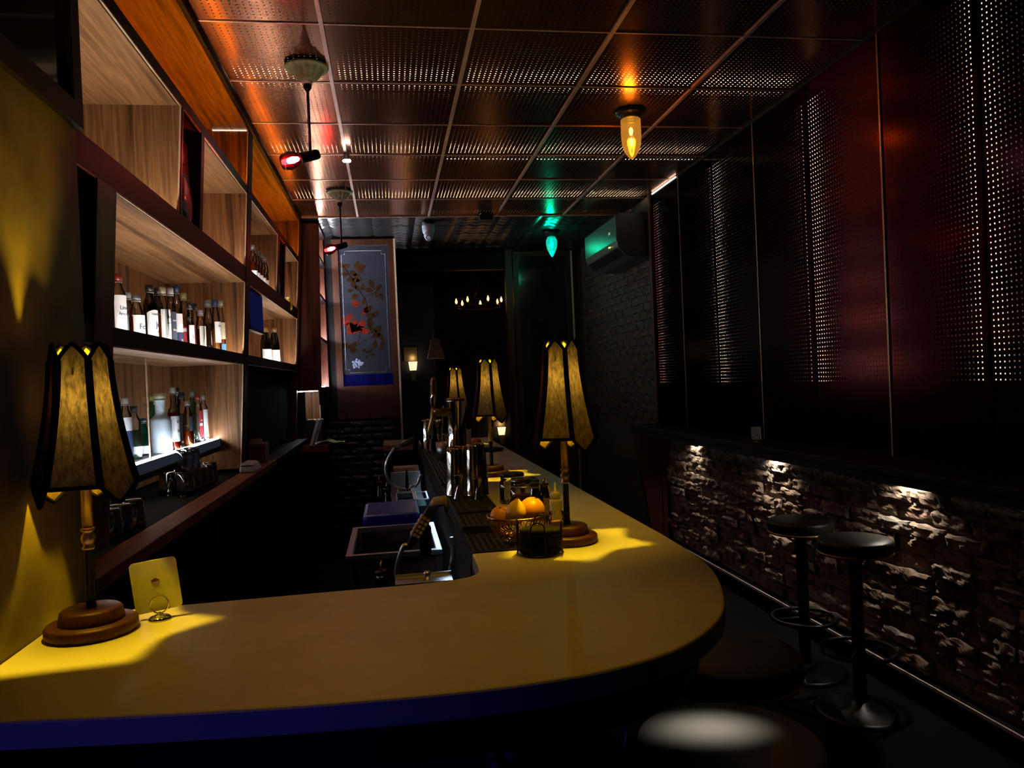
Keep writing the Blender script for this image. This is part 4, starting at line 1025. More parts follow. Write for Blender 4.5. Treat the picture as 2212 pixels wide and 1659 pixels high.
# shakers and jiggers -----------------------------------------------------------------
tin_m = plain('polished_tin', (.62, .63, .64), .10, 1, .05)
def shaker(loc, label, r0=.045, r1=.036, h=.175):
    t = thing('shaker_tin', label, 'shaker', loc, 0, 'steel shaker tins on the bar mats')
    MB().lathe([(r0+.001, 0), (r0+.0015, .003), (r0, .006), (r0*.97, h*.4), (r1*1.03, h*.9), (r1, h*.97), (r1*.92, h), (0, h)], 36).build('cup', tin_m, t)
    MB().lathe([(r1*.9, h), (r1*.9, h+.003), (r1*.8, h+.003), (r1*.8, h-.001)], 30).build('base_ring', chrome, t)
    return t
def jigger(loc, label, h=.085, r=.021):
    t = thing('jigger', label, 'jigger', loc, 0, 'steel jiggers on the bar mats')
    MB().lathe([(r, 0), (r*.98, .002), (r*.30, h*.52), (r*.28, h*.55)], 28).build('lower_cone', tin_m, t)
    MB().lathe([(r*.28, h*.55), (r*.34, h*.6), (r*.85, h*.98), (r*.85, h), (r*.80, h), (r*.3, h*.62), (0, h*.6)], 28).build('upper_cone', tin_m, t)
    return t
zm = ZB+.0115
shaker((.232, 2.83, zm), 'upturned steel shaker tin left of its pair on the near mat')
shaker((.298, 2.80, zm), 'upturned steel shaker tin right of its pair on the near mat', .044, .036, .185)
jigger((.228, 2.735, zm), 'steel jigger in front of the left shaker tin'); jigger((.292, 2.70, zm), 'small steel jigger in front of the right shaker tin', .072, .018)
shaker((.222, 4.90, zm), 'upturned shaker tin on the far mat left of the mixing glass', .044, .036, .18)
shaker((.30, 5.0, zm), 'upturned gold lit shaker tin on the far mat behind the mixing glass', .042, .034, .17)
jigger((.238, 4.78, zm), 'slim jigger in front of the far shaker tin', .12, .022)
mg = thing('mixing_glass', 'ribbed mixing glass with a bar spoon on the far mat', 'glass', (.288, 4.72, zm))
MB().lathe([(0, 0), (.040, 0), (.042, .01), (.038, .14), (.042, .15)], 28, rib=lambda k, s, z: 1+.03*(k % 2)).build('glass_body', gm, mg)
MB().tube([(0, 0, .01), (.02, .0, .15), (.03, .01, .26)], .0022, 6).lathe([(0, 0), (.006, .004), (.005, .012), (0, .016)], 10, (.03, .01, .255)).build('bar_spoon', brass, mg)
cds = thing('strainer', 'pair of steel strainers and picks standing by the beer tower', 'bar tool', (.27, 4.2, zm))
MB().lathe([(0, 0), (.035, 0), (.037, .09), (.035, .09), (.033, .004), (0, .004)], 20).build('cup', steel, cds)
for k in range(5):
    MB().tube([(.012*math.cos(k*1.3), .012*math.sin(k*1.3), .01), (.03*math.cos(k*1.3), .03*math.sin(k*1.3), .13)], .002, 6).lathe([(0, 0), (.006, .004), (.006, .01), (0, .014)], 8, (.03*math.cos(k*1.3), .03*math.sin(k*1.3), .125)).build('handle', chrome, cds)

# beer tower ---------------------------------------------------------------------------
bt = thing('beer_tower', 'polished steel beer tower with two taps facing the aisle', 'beer tap', (.268, 3.20, zm))
MB().lathe([(.058, 0), (.058, .008), (.045, .012), (.0385, .02), (.0375, .33), (.040, .335), (.040, .345), (.034, .349), (0, .350)], 36).build('column', chrome, bt)
for k, (yy, hh) in enumerate(((-.035, .30), (.03, .285))):
    MB().tube([(-.03, yy*.6, hh), (-.075, yy, hh), (-.095, yy, hh-.002)], [.010, .009, .012], 12).tube([(-.095, yy, hh+.01), (-.097, yy, hh-.02), (-.112, yy, hh-.065), (-.114, yy, hh-.085)], [.011, .011, .008, .007], 12).build('faucet', brass, bt)
    MB().tube([(-.095, yy, hh+.01), (-.094, yy, hh+.035), (-.094, yy, hh+.04), (-.092, yy, hh+.075), (-.091, yy, hh+.13), (-.091, yy, hh+.137)], [.006, .007, .010, .012, .011, .006], 12).build('tap_handle', blackmetal if k else chrome, bt)

# rear bar-top items ---------------------------------------------------------------------
fruit('pumpkin', 'small dark orange pumpkin on the bar behind the beer tower', 'pumpkin', (.512, 4.76, ZB+.036), .038, (.45, .10, .02), (0, 0, 0))
td = thing('serving_tray', 'thin black tray lying on the bar beside the third lamp', 'tray', (.58, 4.62, ZB))
MB().lathe([(0, .002), (.07, .002), (.085, .008), (.088, .016), (.085, .016), (.07, .006), (0, .006)], 30, (.58, 4.62, ZB)).build('dish', black, td, True)
mc = thing('menu_stand', 'small upright menu card leaning near the third lamp', 'menu', (.40, 4.4, ZB))
MB().hexa([(.36, 4.40, ZB+.001), (.44, 4.38, ZB+.001), (.44, 4.383, ZB+.001), (.36, 4.403, ZB+.001)], [(.375, 4.45, ZB+.15), (.455, 4.43, ZB+.15), (.455, 4.433, ZB+.15), (.375, 4.453, ZB+.15)]).build('card', paper((.10, .08, .06)), mc, True)
MB().box(.36, .44, 4.37, 4.42, ZB, ZB+.006).build('foot', black, mc, True)

# card on a ring clip stand (blank: the printed code is left out) ---------------------------
def cardstand(loc, rz, label, w, h, tilt):
    t = thing('card_stand', label, 'card stand', loc, rz)
    MB().lathe([(0, 0), (.021, 0), (.0215, .002), (.017, .006), (.008, .009), (.003, .012), (0, .0125)], 28).build('foot', chrome, t)
    MB().tube([(.016*math.cos(2*PI*k/24), -.001, .028+.016*math.sin(2*PI*k/24)) for k in range(24)], .0014, 6, True).tube([(0, 0, .010), (0, 0, .014)], .002, 6).build('ring_clip', chrome, t)
    rr = .008; pts = []
    for cx, cy, a0 in ((w/2-rr, h-rr, 0), (-w/2+rr, h-rr, PI/2), (-w/2+rr, rr, PI), (w/2-rr, rr, 1.5*PI)):
        pts += arc(cx, cy, rr, a0, a0+PI/2, 4)
    M = Matrix.Translation((0, .0015, .016)) @ Matrix.Rotation(tilt, 4, 'Y')
    mb = MB(); n = len(pts)
    vs = [M @ Vector((x, 0, z)) for x, z in pts]+[M @ Vector((x, .0015, z)) for x, z in pts]
    mb.add(vs, [tuple(range(n)), tuple(range(n, 2*n))[::-1]]+[(i, (i+1) % n, n+(i+1) % n, n+i) for i in range(n)])
    mb.build('card', plain('white_card', (.70, .68, .60), .5), t)
    for nm, sg, c in (('emblem_roof', 1, (.10, .03, .02)), ('emblem_bowl', -1, (.42, .28, .03))):
        e = [(-.0075, 0), (.0075, 0)]+([(.0075, .002), (0, .0065), (-.0075, .002)] if sg > 0 else [(.006, -.004), (.003, -.006), (-.003, -.006), (-.006, -.004)])
        if sg > 0: e = [(-.0075, .0006), (.0075, .0006), (.0075, .0026), (0, .007), (-.0075, .0026)]
        k = len(e); vs = [M @ Vector((x*w/.086, -.0006, h*.58+z*w/.086)) for x, z in e]+[M @ Vector((x*w/.086, 0, h*.58+z*w/.086)) for x, z in e]
        MB().add(vs, [tuple(range(k)), tuple(range(k, 2*k))[::-1]]+[(i, (i+1) % k, k+(i+1) % k, k+i) for i in range(k)]).build(nm, plain(nm+'_ink', c, .6), t)
    return t
cardstand((-.452, 1.557, ZB+.0002), math.radians(9), 'white card in a chrome ring clip beside the left lamp', .083, .098, -.10)
cardstand((2.09, 4.19, ZB+.0002), math.radians(-28), 'white card in a ring clip on the wall ledge', .055, .075, -.05)

# ================================================================== UNDER THE BAR
sk = thing('bar_sink', 'stainless under-bar sink with a dark basin, below the soda gun', 'sink', (.05, 3.2, 0))
zs = .85
def frame(mb, x0, x1, y0, y1, z, w, t=.02):
    mb.box(x0, x1, y0, y0+w, z-t, z).box(x0, x1, y1-w, y1, z-t, z).box(x0, x0+w, y0+w, y1-w, z-t, z).box(x1-w, x1, y0+w, y1-w, z-t, z)
mb = MB(); frame(mb, -.195, .175, 3.0, 3.60, zs, .025); mb.build('rim', steel, sk, True, bevel=.002)
MB().box(-.17, .15, 3.02, 3.58, .55, .56).box(-.172, -.168, 3.02, 3.58, .55, .84).box(-.17, .15, 3.576, 3.58, .55, .84).box(-.17, .15, 3.02, 3.024, .55, .84).build('basin', plain('basin_steel', (.22, .14, .15), .35, .8), sk, True)
for x in (-.18, .15):
    for y in (3.02, 3.56): MB().box(x, x+.025, y, y+.025, 0, .83).build('leg', steel, sk, True)
is_ = thing('ice_bin_shelf', 'steel shelf bracket nearest the bar corner, below the soda gun hose', 'shelf', (.09, 2.56, 0))
MB().box(-.01, .178, 2.52, 2.60, .838, .85).box(-.01, .178, 2.596, 2.60, .85, .862).build('tray', steel, is_, True, bevel=.001)
for x in (.0, .155): MB().box(x, x+.02, 2.53, 2.59, 0, .838).build('leg', steel, is_, True)
MB().lathe([(.012, .85), (.012, .872), (.010, .878), (0, .879)], 14, (.095, 2.55, 0)).build('valve', steel, is_, True)
bt_ = thing('blue_tub', 'dark blue plastic tub lid beside the sink', 'tub', (.0, 3.9, 0))
MB().box(-.155, .12, 3.68, 4.10, .80, .885).build('lid', plain('blue_plastic', (.006, .008, .22), .35), bt_, True, bevel=.02)
MB().box(-.145, .11, 3.69, 4.09, .3, .80).build('body', plain('blue_plastic_dark', (.005, .006, .1), .4), bt_, True)
clr = glass('clear_plastic', (.75, .85, .88), .4, .08, .12)
for k, (x0, x1, y0, y1, lb) in enumerate([(.01, .105, 4.14, 4.42, 'clear plastic garnish box behind the blue tub'), (.115, .178, 4.14, 4.42, 'narrow clear plastic garnish box by the bar rail'), (.02, .10, 4.46, 4.72, 'clear plastic garnish box farther along the ice well')]):
    t = thing('garnish_box', lb, 'container', ((x0+x1)/2, (y0+y1)/2, .78), 0, 'clear garnish boxes')
    mb = MB(); mb.box(x0, x1, y0, y1, .78, .785).box(x0, x0+.003, y0, y1, .785, .875).box(x1-.003, x1, y0, y1, .785, .875).box(x0, x1, y0, y0+.003, .785, .875).box(x0, x1, y1-.003, y1, .785, .875); mb.build('box', clr, t, True)
    mb = MB(); frame(mb, x0-.003, x1+.003, y0-.003, y1+.003, .88, .008, .006); mb.build('rim', plain('box_rim', (.45, .55, .6), .25), t, True)
    MB().box(x0+.01, x1-.01, y0+.01, y1-.01, .786, .84).build('contents', plain('teal_garnish_%d' % k, (.10, .22, .24), .5, 0, .4, 40), t, True)
iw = thing('ice_well', 'stainless ice well and speed rail beyond the garnish boxes', 'ice well', (.05, 4.8, 0))
MB().box(-.025, .18, 4.12, 5.2, .70, .78).build('deck', steel, iw, True, bevel=.003)
MB().box(-.02, .17, 5.0, 5.02, .78, .93).build('back_panel', steel, iw, True)
MB().box(-.02, .18, 4.12, 5.2, .1, .70).build('body', plain('dark_steel', (.10, .10, .12), .4, .8), iw, True)
for k, (px, py, lb) in enumerate([(818, 1030, 'dark bottle with a steel pourer in the speed rail, left of the pair'), (834, 1045, 'dark bottle with a steel pourer in the speed rail, right of the pair'), (822, 1215, 'dark bottle with a steel pourer standing low beside the sink')]):
    y = (4.75, 4.55, 2.86)[k]; p = ony(px, py, y)
    bottle(lb, (p.x, y, p.z-.30), .036, .28, 'brown', None, [(.2, .5, (.10, .09, .08), 1.2, None)], G_DARK, style='slope', group='speed rail bottles', pourer=True)
for k, x in enumerate((.0,)):
    st = thing('rail_shelf', 'narrow shelf carrying the speed rail bottles beside the ice well', 'shelf', (-.08, 4.6, 0))
    zb_ = ony(818, 1030, 4.75).z-.30
    MB().box(-.16, -.03, 4.45, 4.90, zb_-.02, zb_-.001).build('board', steel, st, True)
    MB().box(-.16, -.03, 4.45, 4.90, 0, zb_-.02).build('side', black, st, True)
    z3 = ony(822, 1215, 2.86).z-.30
    t = thing('floor_crate', 'low dark crate under the single pourer bottle', 'crate', (-.08, 2.86, 0)); MB().box(-.15, -.02, 2.78, 2.95, .0, z3-.001).build('box', black, t, True)
# wooden shelves at the far end of the aisle
for k, (x0, x1, y0, y1, z, lb) in enumerate([(-.08, .185, 7.0, 7.6, .95, 'pale wooden shelf end at the far end of the bar aisle'), (.0, .17, 5.25, 5.4, .93, 'lower wooden shelf end beside the ice well')]):
    t = thing('wood_shelf', lb, 'shelf', ((x0+x1)/2, (y0+y1)/2, 0)); MB().box(x0, x1, y0, y1, z-.05, z).build('board', plain('raw_wood_%d' % k, (.45, .26, .13), .5), t, True); MB().box(x0+.02, x1-.0, y0+.05, y1, 0, z-.05).build('support', black, t, True)

# soda guns ---------------------------------------------------------------------------------
def hose(pts, r, coils=True, n=90):
    P_ = []
    V = [Vector(p) for p in pts]; m_ = len(V)-1
    for i in range(n+1):
        s = i/n*m_; k = min(int(s), m_-1); t = s-k
        p0, p1, p2, p3 = V[max(0, k-1)], V[k], V[k+1], V[min(m_, k+2)]
        P_.append(.5*((2*p1)+(p2-p0)*t+(2*p0-5*p1+4*p2-p3)*t*t+(3*p1-p0-3*p2+p3)*t**3))
    return MB().tube(P_, [r*(1+(.20 if i % 2 else -.10)) for i in range(n+1)] if coils else r, 10)
sg = thing('soda_gun', 'soda gun with clear nozzle and ribbed steel hose by the sink', 'soda gun', (.1, 2.75, .9))
A = ony(893, 1165, 2.8); Bp = ony(935, 1095, 2.8); Cc = ony(960, 1082, 2.8)
d_ = (Bp-A).normalized()
side_ = Vector((0, 1, 0)); nn = d_.cross(side_)
mb = MB()
def bx_(a, b, w, t0, t1, mi=0):
    q = []
    for p in (a, b): q.append([p+side_*(-w)+nn*t0, p+side_*w+nn*t0, p+side_*w+nn*t1, p+side_*(-w)+nn*t1])
    mb.hexa(q[0], q[1], mi)
bx_(A, Bp, .022, -.016, .016)
gb_ = mb.build('gun_body', plain('gun_plastic', (.03, .025, .02), .3), sg, True, bevel=.004); gbm = plain('gun_button', (.60, .50, .42), .4)
for i in range(5):
    for j in (-1, 1):
        mb = MB(); a = A+d_*(.012+.017*i); bx_(a+side_*(.010*j), a+d_*.012+side_*(.010*j), .008, .016, .021); mb.build('button', gbm, gb_, True)
for i in range(5):
    for t0 in (-.013, .002):
        mb = MB(); a = A+d_*(.014+.017*i)-side_*.0235; bx_(a, a+d_*.011, .0015, t0, t0+.011); mb.build('button', gbm, gb_, True)
MB().tube([Bp, Bp+d_*.02, Cc, Cc+Vector((.012, 0, -.015)), Cc+Vector((.018, 0, -.05))], [.018, .020, .022, .018, .013], 12).build('nozzle', plain('smoky_nozzle', (.45, .38, .30), .2), sg, True)
MB().tube([A, A-d_*.03], [.016, .011], 12).build('collar', black, sg, True)
hp = [A-d_*.03]+[ony(x, y, 2.8) for x, y in ((872, 1180), (861, 1210), (857, 1240), (868, 1268), (880, 1290))]
hose(hp, .0085).build('hose', steel, sg, True)
hose([ony(x, y, 2.72) for x, y in ((975, 1160), (980, 1185), (976, 1215), (968, 1250))], .0075).build('hose', steel, sg, True)
MB().lathe([(.02, 0), (.024, .10), (.02, .11), (0, .11)], 14, ony(920, 1200, 2.85)).build('holster', black, sg, True)
sg2 = thing('soda_gun', 'farther soda gun whose steel hose loops over the ice well', 'soda gun', (.1, 4.6, 1.0))
c0 = [(852, 968), (838, 990), (833, 1015), (840, 1040), (860, 1055), (882, 1056), (900, 1045), (908, 1025)]
hose([ony(x, y, 4.6) for x, y in c0], .011, False).build('hose', steel, sg2, True)
A2 = ony(852, 968, 4.6); B2 = ony(895, 950, 4.6)
MB().tube([A2, A2+(B2-A2)*.25, B2], [.012, .02, .018], 10).build('gun_body', plain('gun_plastic_far', (.06, .04, .03), .3), sg2, True)
MB().tube([ony(878, 1015, 4.6), ony(880, 1060, 4.6)], [.006, .012], 8).build('holster_post', black, sg2, True)

# ================================================================== CEILING FIXTURES
def redspot(loc, label, rodlen):
    t = thing('spot_lamp', label, 'lamp', loc, 0, 'red rod lamps')
    verd = MATS.get('verdigris') or plain('verdigris', (.24, .37, .20), .6, 0, .35, 40)
    rb = lambda k, s, z: 1+(.06*math.cos(12*2*PI*k/s) if -.06 < z < -.015 else 0)
    MB().lathe([(.098, 0), (.102, -.006), (.099, -.013), (.088, -.012), (.078, -.016), (.072, -.024), (.060, -.042), (.046, -.058), (.034, -.067), (.028, -.068), (0, -.068)], 96, rib=rb).build('canopy', verd, t)
    MB().lathe([(.024, -.062), (.026, -.070), (.022, -.084), (0, -.084)], 20).build('collar', plain('porcelain', (.62, .58, .52), .4), t)
    MB().lathe([(.018, -.084), (.020, -.10), (.010, -.115), (.0065, -.118), (.0065, -rodlen), (0, -rodlen)], 14).build('rod', blackmetal, t)
    z = -rodlen; d = Vector((-.92, -.25, -.30)).normalized()
    M = d.to_track_quat('Z', 'Y').to_matrix().to_4x4()
    MB().lathe([(0, -.045), (.020, -.042), (.024, -.03), (.024, .035), (.026, .04), (.026, .05), (0, .05)], 20, (0, 0, z), M=M).build('socket', blackmetal, t)
    MB().lathe([(.020, .05), (.034, .07), (.042, .10), (.036, .13), (.030, .14)], 16, (0, 0, z), M=M, rib=lambda k, s, q: 1+.05*(k % 2)).build('red_glass', glass('ruby_glass', (1, .06, .10), .3, .05, .06), t)
    MB().lathe([(0, .052), (.010, .06), (.016, .085), (.012, .11), (0, .118)], 14, (0, 0, z), M=M).build('bulb', MATS.get('red_bulb') or emit('red_bulb', (1, .6, .5), 70), t)
    p = Vector(loc)+Vector((0, 0, z))+d*.135
    spot('red_light', p, p+d, (1, .13, .012), P_RED, 130, .6, .02)
redspot((-.321, 3.726, ZC-.008), 'green canopied rod lamp with a glowing red bulb, nearer one', .42)
redspot((-.321, 6.114, ZC-.008), 'green canopied rod lamp with a glowing red bulb, farther one by the etched pane', .42)
def jarlight(loc, label, prof, gcol, ecol, estr, canopy, light, watt, bulbs):
    t = thing('ceiling_lamp', label, 'lamp', loc)
    MB().lathe(canopy, 32, rib=lambda k, s, z: 1+.04*math.cos(10*2*PI*k/s)).build('canopy', blackmetal, t)
    mt, nt, out = nmat(label.split()[0]+'_lamp_glass')
    e = N(nt, 'ShaderNodeEmission'); e.inputs[0].default_value = (*ecol, 1); e.inputs[1].default_value = estr
    tr = N(nt, 'ShaderNodeBsdfTransparent'); tr.inputs[0].default_value = (*gcol, 1)
    gl_ = N(nt, 'ShaderNodeBsdfGlossy'); gl_.inputs[1].default_value = .1
    m1 = N(nt, 'ShaderNodeMixShader'); m1.inputs[0].default_value = .55; m2 = N(nt, 'ShaderNodeMixShader'); m2.inputs[0].default_value = .06
    nt.links.new(tr.outputs[0], m1.inputs[1]); nt.links.new(e.outputs[0], m1.inputs[2]); nt.links.new(m1.outputs[0], m2.inputs[1]); nt.links.new(gl_.outputs[0], m2.inputs[2]); nt.links.new(m2.outputs[0], out.inputs[0])
    MB().lathe(prof, 28).build('glass_shade', mt, t)
    for z0, z1, r in bulbs:
        MB().lathe([(0, z0), (r, z0-.01), (r*1.2, (z0+z1)/2), (r*.8, z1+.005), (0, z1)], 14).build('bulb', MATS.get(label.split()[0]+'_bulb') or emit(label.split()[0]+'_bulb', tuple(.5+.5*c for c in light), 16), t)
    point(label.split()[0]+'_light', Vector(loc)+Vector((0, 0, bulbs[0][1])), light, watt, .03)
jarlight((1.435, 4.27, ZC-.007), 'amber bullet shaped glass ceiling lamp under a black canopy', [(.052, -.045), (.057, -.05), (.058, -.14), (.054, -.19), (.040, -.235), (.018, -.265), (.006, -.275), (0, -.276)], (.9, .55, .12), (.85, .36, .045), .8,
         [(.085, 0), (.088, -.008), (.08, -.018), (.07, -.02), (.06, -.035), (.052, -.046), (0, -.046)], (1, .50, .06), P_AMBER, [(-.09, -.14, .010), (-.15, -.20, .010)])
jarlight((1.717, 7.80, 3.008), 'green teardrop glass ceiling lamp near the air conditioner', [(.040, -.06), (.055, -.09), (.058, -.13), (.050, -.18), (.028, -.23), (.010, -.262), (0, -.268)], (.0, .9, .7), (.0, .80, .58), 1.1,
         [(.08, 0), (.085, -.01), (.07, -.03), (.05, -.045), (.045, -.06), (0, -.06)], (.0, 1, .62), P_GREEN, [(-.10, -.18, .014)])

# bright downlight on the ceiling seam
sp = thing('downlight', 'bright white spotlight fixed to the ceiling seam', 'spotlight', (-.211, 5.09, ZC-.007))
MB().lathe([(.020, 0), (.020, -.01), (.016, -.02), (.022, -.03), (.024, -.055), (.020, -.058), (.018, -.045), (0, -.045)], 20).build('housing', steel, sp)
MB().lathe([(0, -.047), (.026, -.050), (.026, -.058), (0, -.064)], 16).build('lens', lens_m, sp)
spot('downlight_light', (-.211, 5.09, ZC-.075), (-.12, 4.6, .9), (.9, .95, 1), 4, 45, .6, .02)
spot('stool_light', (2.12, 1.02, 2.25), (.585, 1.42, .805), (.95, .97, 1), 1150, 3.9, 1.0, .04)  # added unseen spot, no fixture, for the sheen on the near seat
MB().box(XW-.012, XW-.004, 5.68, 6.22, 3.002, 3.010).build('light_strip', emit('cove_strip_light', (1, .95, .85), 5), wr)
sp2 = dup(sp, (.72, 3.55, ZC-.007), 0, 'small ceiling spotlight over the bar end stools') if False else None

# camera, sensor, air conditioner
cc = thing('security_camera', 'white dome security camera hanging from the tin ceiling', 'camera', (.422, 7.26, 3.01))
wp_ = plain('white_camera_shell', (.62, .64, .78), .35)
MB().lathe([(.062, .005), (.064, -.02), (.058, -.028), (0, -.028)], 28).build('mount', blackmetal, cc)
MB().lathe([(.054, -.028), (.060, -.05), (.058, -.085), (.052, -.11), (.04, -.125), (0, -.13)], 28).build('shell', wp_, cc)
Mr = Vector((-.05, -.75, -.65)).normalized().to_track_quat('Z', 'Y').to_matrix().to_4x4()
MB().lathe([(0, -.02), (.042, -.015), (.045, .02), (.036, .05), (.030, .055)], 24, (0, -.01, -.125), M=Mr).build('eyeball', wp_, cc)
MB().lathe([(.029, .052), (.026, .058), (.012, .05), (0, .052)], 20, (0, -.01, -.125), M=Mr).build('lens', black, cc)
ms = thing('motion_sensor', 'small black sensor box on the ceiling edge', 'sensor', (.93, 6.96, 2.95))
MB().box(.865, .985, 6.88, 7.03, 2.945, 3.01).build('housing', black, ms, True, bevel=.008)
for x in (.875, .965): MB().lathe([(0, 0), (.008, 0), (.008, .005), (0, .007)], 10, (x, 6.88, 2.995), M=Matrix.Rotation(PI/2, 4, 'X')).build('mounting_clip', chrome, ms, True)
ac = thing('air_conditioner', 'wall mounted air conditioner catching green light', 'air conditioner', (2.1, 7.0, 2.5))
mb = MB(); prof_ = [(2.33, 2.90), (2.02, 2.90), (1.985, 2.87), (1.985, 2.66), (2.0, 2.60), (2.06, 2.54), (2.14, 2.51), (2.33, 2.51)]
n = len(prof_); mb.add([(x, 6.42, z) for x, z in prof_]+[(x, 7.48, z) for x, z in prof_], [tuple(range(n)), tuple(range(n, 2*n))[::-1]]+[(i, (i+1) % n, n+(i+1) % n, n+i) for i in range(n)])
acm = plain('ac_plastic', (.055, .06, .058), .35)
mb.build('body', acm, ac, True, bevel=.006)
MB().hexa([(2.005, 6.46, 2.595), (2.06, 6.46, 2.535), (2.06, 7.44, 2.535), (2.005, 7.44, 2.595)], [(2.0, 6.46, 2.605), (2.055, 6.46, 2.545), (2.055, 7.44, 2.545), (2.0, 7.44, 2.605)]).build('vane', black, ac, True)
MB().box(1.9825, 1.986, 6.60, 6.64, 2.74, 2.76).build('display', emit('ac_display', (.6, .75, .55), .5), ac, True)
MB().tube([(1.99, 6.62, 2.63), (1.975, 6.63, 2.625)], .006, 8).build('indicator', emit('ac_indicator', (.7, .9, .2), 2), ac, True)

# pendant, chandelier, sconces in the back room
pdn = thing('pendant_lamp', 'small pyramid shaded pendant on a long cord', 'lamp', (.515, 8.5, 1.76))
mb = MB(); a, b_, h_ = .093, .042, .215
for i in range(4):
    p = [(-a, -a, 0), (a, -a, 0), (a, a, 0), (-a, a, 0)]; q = [(-b_, -b_, h_), (b_, -b_, h_), (b_, b_, h_), (-b_, b_, h_)]
    mb.add([p[i], p[(i+1) % 4], q[(i+1) % 4], q[i]], [(0, 1, 2, 3)])
    mb.add([(x*.96, y*.96, z) for x, y, z in (p[i], p[(i+1) % 4], q[(i+1) % 4], q[i])], [(3, 2, 1, 0)])
mb.build('shade', plain('pendant_shade', (.16, .07, .055), .45), pdn)
MB().lathe([(.018, .215), (.022, .24), (.014, .28), (.006, .30), (0, .30)], 14).build('socket', blackmetal, pdn)
MB().tube([(0, 0, .29), (0, 0, 1.262)], .0035, 6).build('cord', black, pdn)
MB().box(-.088, .088, -.088, .088, .008, .012).build('diffuser', emit('pendant_glow', (1, .62, .2), .9), pdn)
chd = thing('chandelier', 'ring chandelier with small flame bulbs in the dark back room', 'chandelier', (1.20, 10.0, 2.45))
MB().tube([(.30*math.cos(2*PI*k/32), .30*math.sin(2*PI*k/32), 0) for k in range(32)], .012, 8, True).build('ring', plain('dark_brass', (.08, .035, .015), .4, .8), chd)
for k in range(3): MB().tube([(.30*math.cos(2.1*k), .30*math.sin(2.1*k), 0), (0, 0, .25)], .004, 6).build('arm', blackmetal, chd)
MB().tube([(0, 0, .25), (0, 0, .57)], .005, 6).build('chain', blackmetal, chd)
fl = emit('flame_bulb', (1, .42, .12), 5)
for k in range(7):
    an = .5+2*PI*k/7; x, y = .30*math.cos(an), .30*math.sin(an)
    MB().lathe([(.012, .012), (.012, .05), (0, .052)], 10, (x, y, 0)).build('candle', blackmetal, chd)
    MB().lathe([(.006, .052), (.016, .07), (.014, .09), (.004, .12), (0, .125)], 12, (x, y, 0)).build('bulb', fl, chd)
point('chandelier_light', (1.2, 10.0, 2.6), (1, .4, .1), .5, .2)
def sconce(px, py, y, label):
    p = ony(px, py, y); t = thing('wall_sconce', label, 'lamp', p)
    mt = MATS.get('sconce_glow') or emit('sconce_glow', (1, .66, .28), 2.2)
    MB().hexa([(-.04, -.05, -.06), (.04, -.05, -.06), (.04, .0, -.06), (-.04, .0, -.06)], [(-.056, -.07, .05), (.056, -.07, .05), (.056, .0, .05), (-.056, .0, .05)]).build('shade', mt, t)
    MB().hexa([(-.03, -.035, -.20), (.03, -.035, -.20), (.03, .0, -.20), (-.03, .0, -.20)], [(-.04, -.05, -.062), (.04, -.05, -.062), (.04, .0, -.062), (-.04, .0, -.062)]).build('tail', plain('sconce_tail', (.30, .25, .18), .5), t)
    rp = MB(); rp.box(-.11, .06, .0, .012, .06, .24)
    for k in range(10): rp.box(-.11, .06, -.005, .0, .065+k*.0175, .075+k*.0175)
    rp.build('ribbed_plate', plain('ribbed_metal', (.22, .18, .12), .35, .6), t)
    point('sconce_light', p+Vector((0, -.10, .10)), (1, .66, .25), .35, .03)
wpart = struct(MB().box(.12, .60, 10.02, 10.08, 0, 3.03).build('wall_alcove', plain('alcove_blue', (.02, .02, .05), .5)))
sconce(892, 790, 10.0, 'small glowing wall sconce seen beyond the etched pane')
sconce(1083, 930, 11.08, 'glowing wall sconce low in the back room below the third lamp shade')

# ================================================================== RIGHT SIDE
le = thing('drink_ledge', 'dark wooden drink ledge running along the wall above the brick', 'ledge', (2.1, 3.8, 1.0))
MB().box(2.0, XW+.02, -1.9, 6.27, 1.035, ZB).build('shelf_board', wdark, le, True, bevel=.004)
MB().box(1.998, 2.03, -1.9, 6.27, 1.005, 1.035).build('front_lip', wdark, le, True)
MB().hexa([(2.15, 6.2, 0), (2.26, 6.2, 0), (2.26, 6.26, 0), (2.15, 6.26, 0)], [(2.005, 6.2, 1.035), (2.26, 6.2, 1.035), (2.26, 6.26, 1.035), (2.005, 6.26, 1.035)]).build('end_panel', wdarkz, le, True)
MB().box(2.22, 2.26, 6.17, 6.2, .05, 1.03).build('end_post', wdarkz, le, True)
puck = emit('puck_light', (1, .93, .80), 6)
for y, e in ((5.52, 7), (4.28, 12), (3.10, 9.5), (1.9, 2)):
    MB().lathe([(0, 1.034), (.024, 1.034), (.024, 1.026), (0, 1.026)], 18, (2.212, y, 0)).build('puck_housing', steel, le, True)
    MB().lathe([(0, 1.0255), (.018, 1.0255), (.018, 1.024), (0, 1.024)], 14, (2.212, y, 0)).build('puck_lens', puck, le, True)
    spot('puck_light', (2.212, y, 1.02), (2.25, y, .30), (1, .90, .74), e, 130, .9, .010)
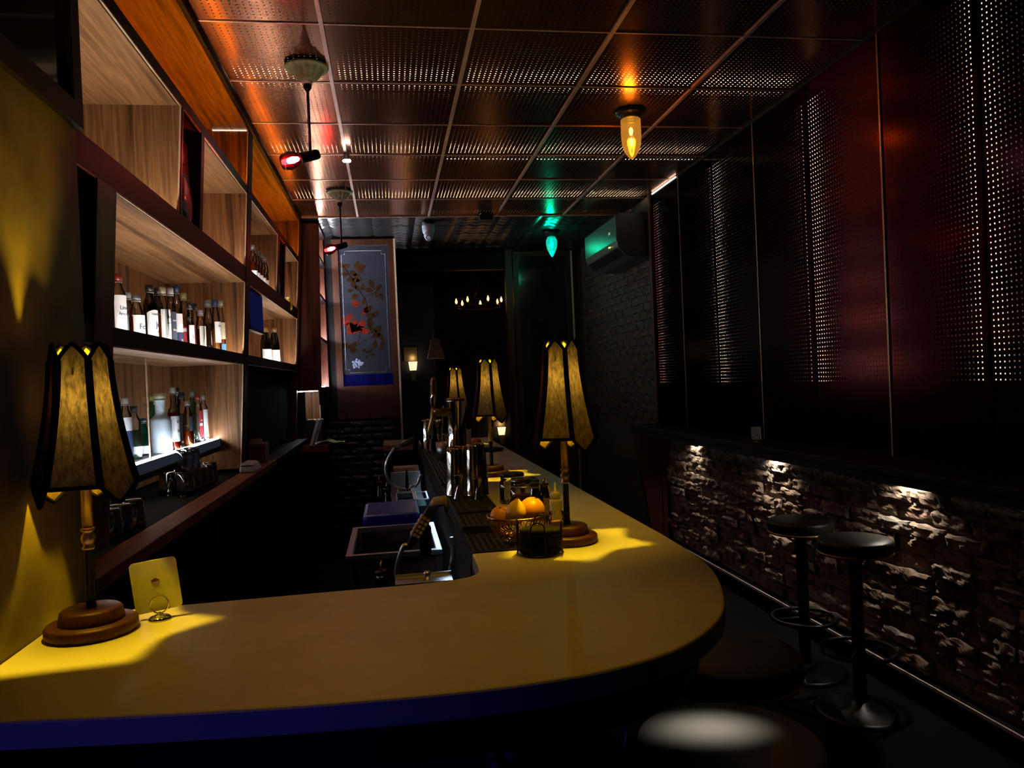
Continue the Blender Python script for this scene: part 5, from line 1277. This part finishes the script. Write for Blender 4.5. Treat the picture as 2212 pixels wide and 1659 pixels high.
# stools
seat_m = None
def stool_mats(nm, col):
    mt, nt, out = nmat(nm); b = pbsdf(nt, col, .42)
    nz = noise(nt, s=35, detail=8, rough=.7); vo = N(nt, 'ShaderNodeTexVoronoi', feature='DISTANCE_TO_EDGE'); vo.inputs['Scale'].default_value = 18
    tc = N(nt, 'ShaderNodeTexCoord'); n2 = noise(nt, s=9, detail=5); mxv = N(nt, 'ShaderNodeMixRGB'); mxv.inputs[0].default_value = .28
    nt.links.new(tc.outputs['Object'], mxv.inputs[1]); nt.links.new(n2.outputs['Color'], mxv.inputs[2]); nt.links.new(mxv.outputs[0], vo.inputs['Vector'])
    rr = ramp(nt, vo.outputs['Distance'], [(.0, (0, 0, 0)), (.02, (1, 1, 1))])
    ad = N(nt, 'ShaderNodeMixRGB', blend_type='MULTIPLY'); ad.inputs[0].default_value = .5; nt.links.new(nz.outputs[0], ad.inputs[1]); nt.links.new(rr.outputs[0], ad.inputs[2])
    bump(nt, ad.outputs[0], b, .35, .0015); nt.links.new(b.outputs[0], out.inputs[0]); return mt
leather = stool_mats('black_leather', (.020, .016, .012)); leather_worn_lit = stool_mats('worn_cracked_leather_lit', (.085, .072, .052))  # second leather lightened in colour to make the near seat look lit
def make_stool(loc, label, r=.175, h=.80, leather=leather):
    t = thing('bar_stool', label, 'stool', loc, 0, 'round bar stools')
    prof = [(0, h-.05), (r*.97, h-.05), (r, h-.045), (r, h-.014), (r*.985, h-.005), (r*.95, h), (r*.6, h+.004), (0, h+.005)]
    MB().lathe(prof, 56).build('seat', leather, t)
    MB().lathe([(r*.9, h-.062), (r*1.0, h-.06), (r*1.005, h-.055), (r*1.0, h-.05), (0, h-.05)], 56).build('seat_rim', brass, t)
    MB().lathe([(.028, .03), (.026, h-.06), (.06, h-.058)], 20).build('pole', blackmetal, t)
    MB().lathe([(0, 0), (.19, 0), (.195, .008), (.17, .018), (.05, .028), (.03, .05)], 40).build('foot_plate', blackmetal, t)
    MB().tube([(.15*math.cos(2*PI*k/32), .15*math.sin(2*PI*k/32), .27) for k in range(32)], .010, 8, True).tube([(-.15, 0, .27), (.15, 0, .27)], .008, 8).build('footrest', blackmetal, t)
    return t
s0 = make_stool((.602, 1.375, 0), 'round stool with a worn cracked black seat tucked under the bar corner', leather=leather_worn_lit)
make_stool((.80, 1.80, 0), 'dark round stool behind the cracked one at the bar corner')
s3 = make_stool((1.955, 3.50, 0), 'dark round stool at the wall ledge, farther of the two', .155, .75)
dup(s3, (1.945, 3.04, 0), .8, 'dark round stool at the wall ledge, nearer of the two')
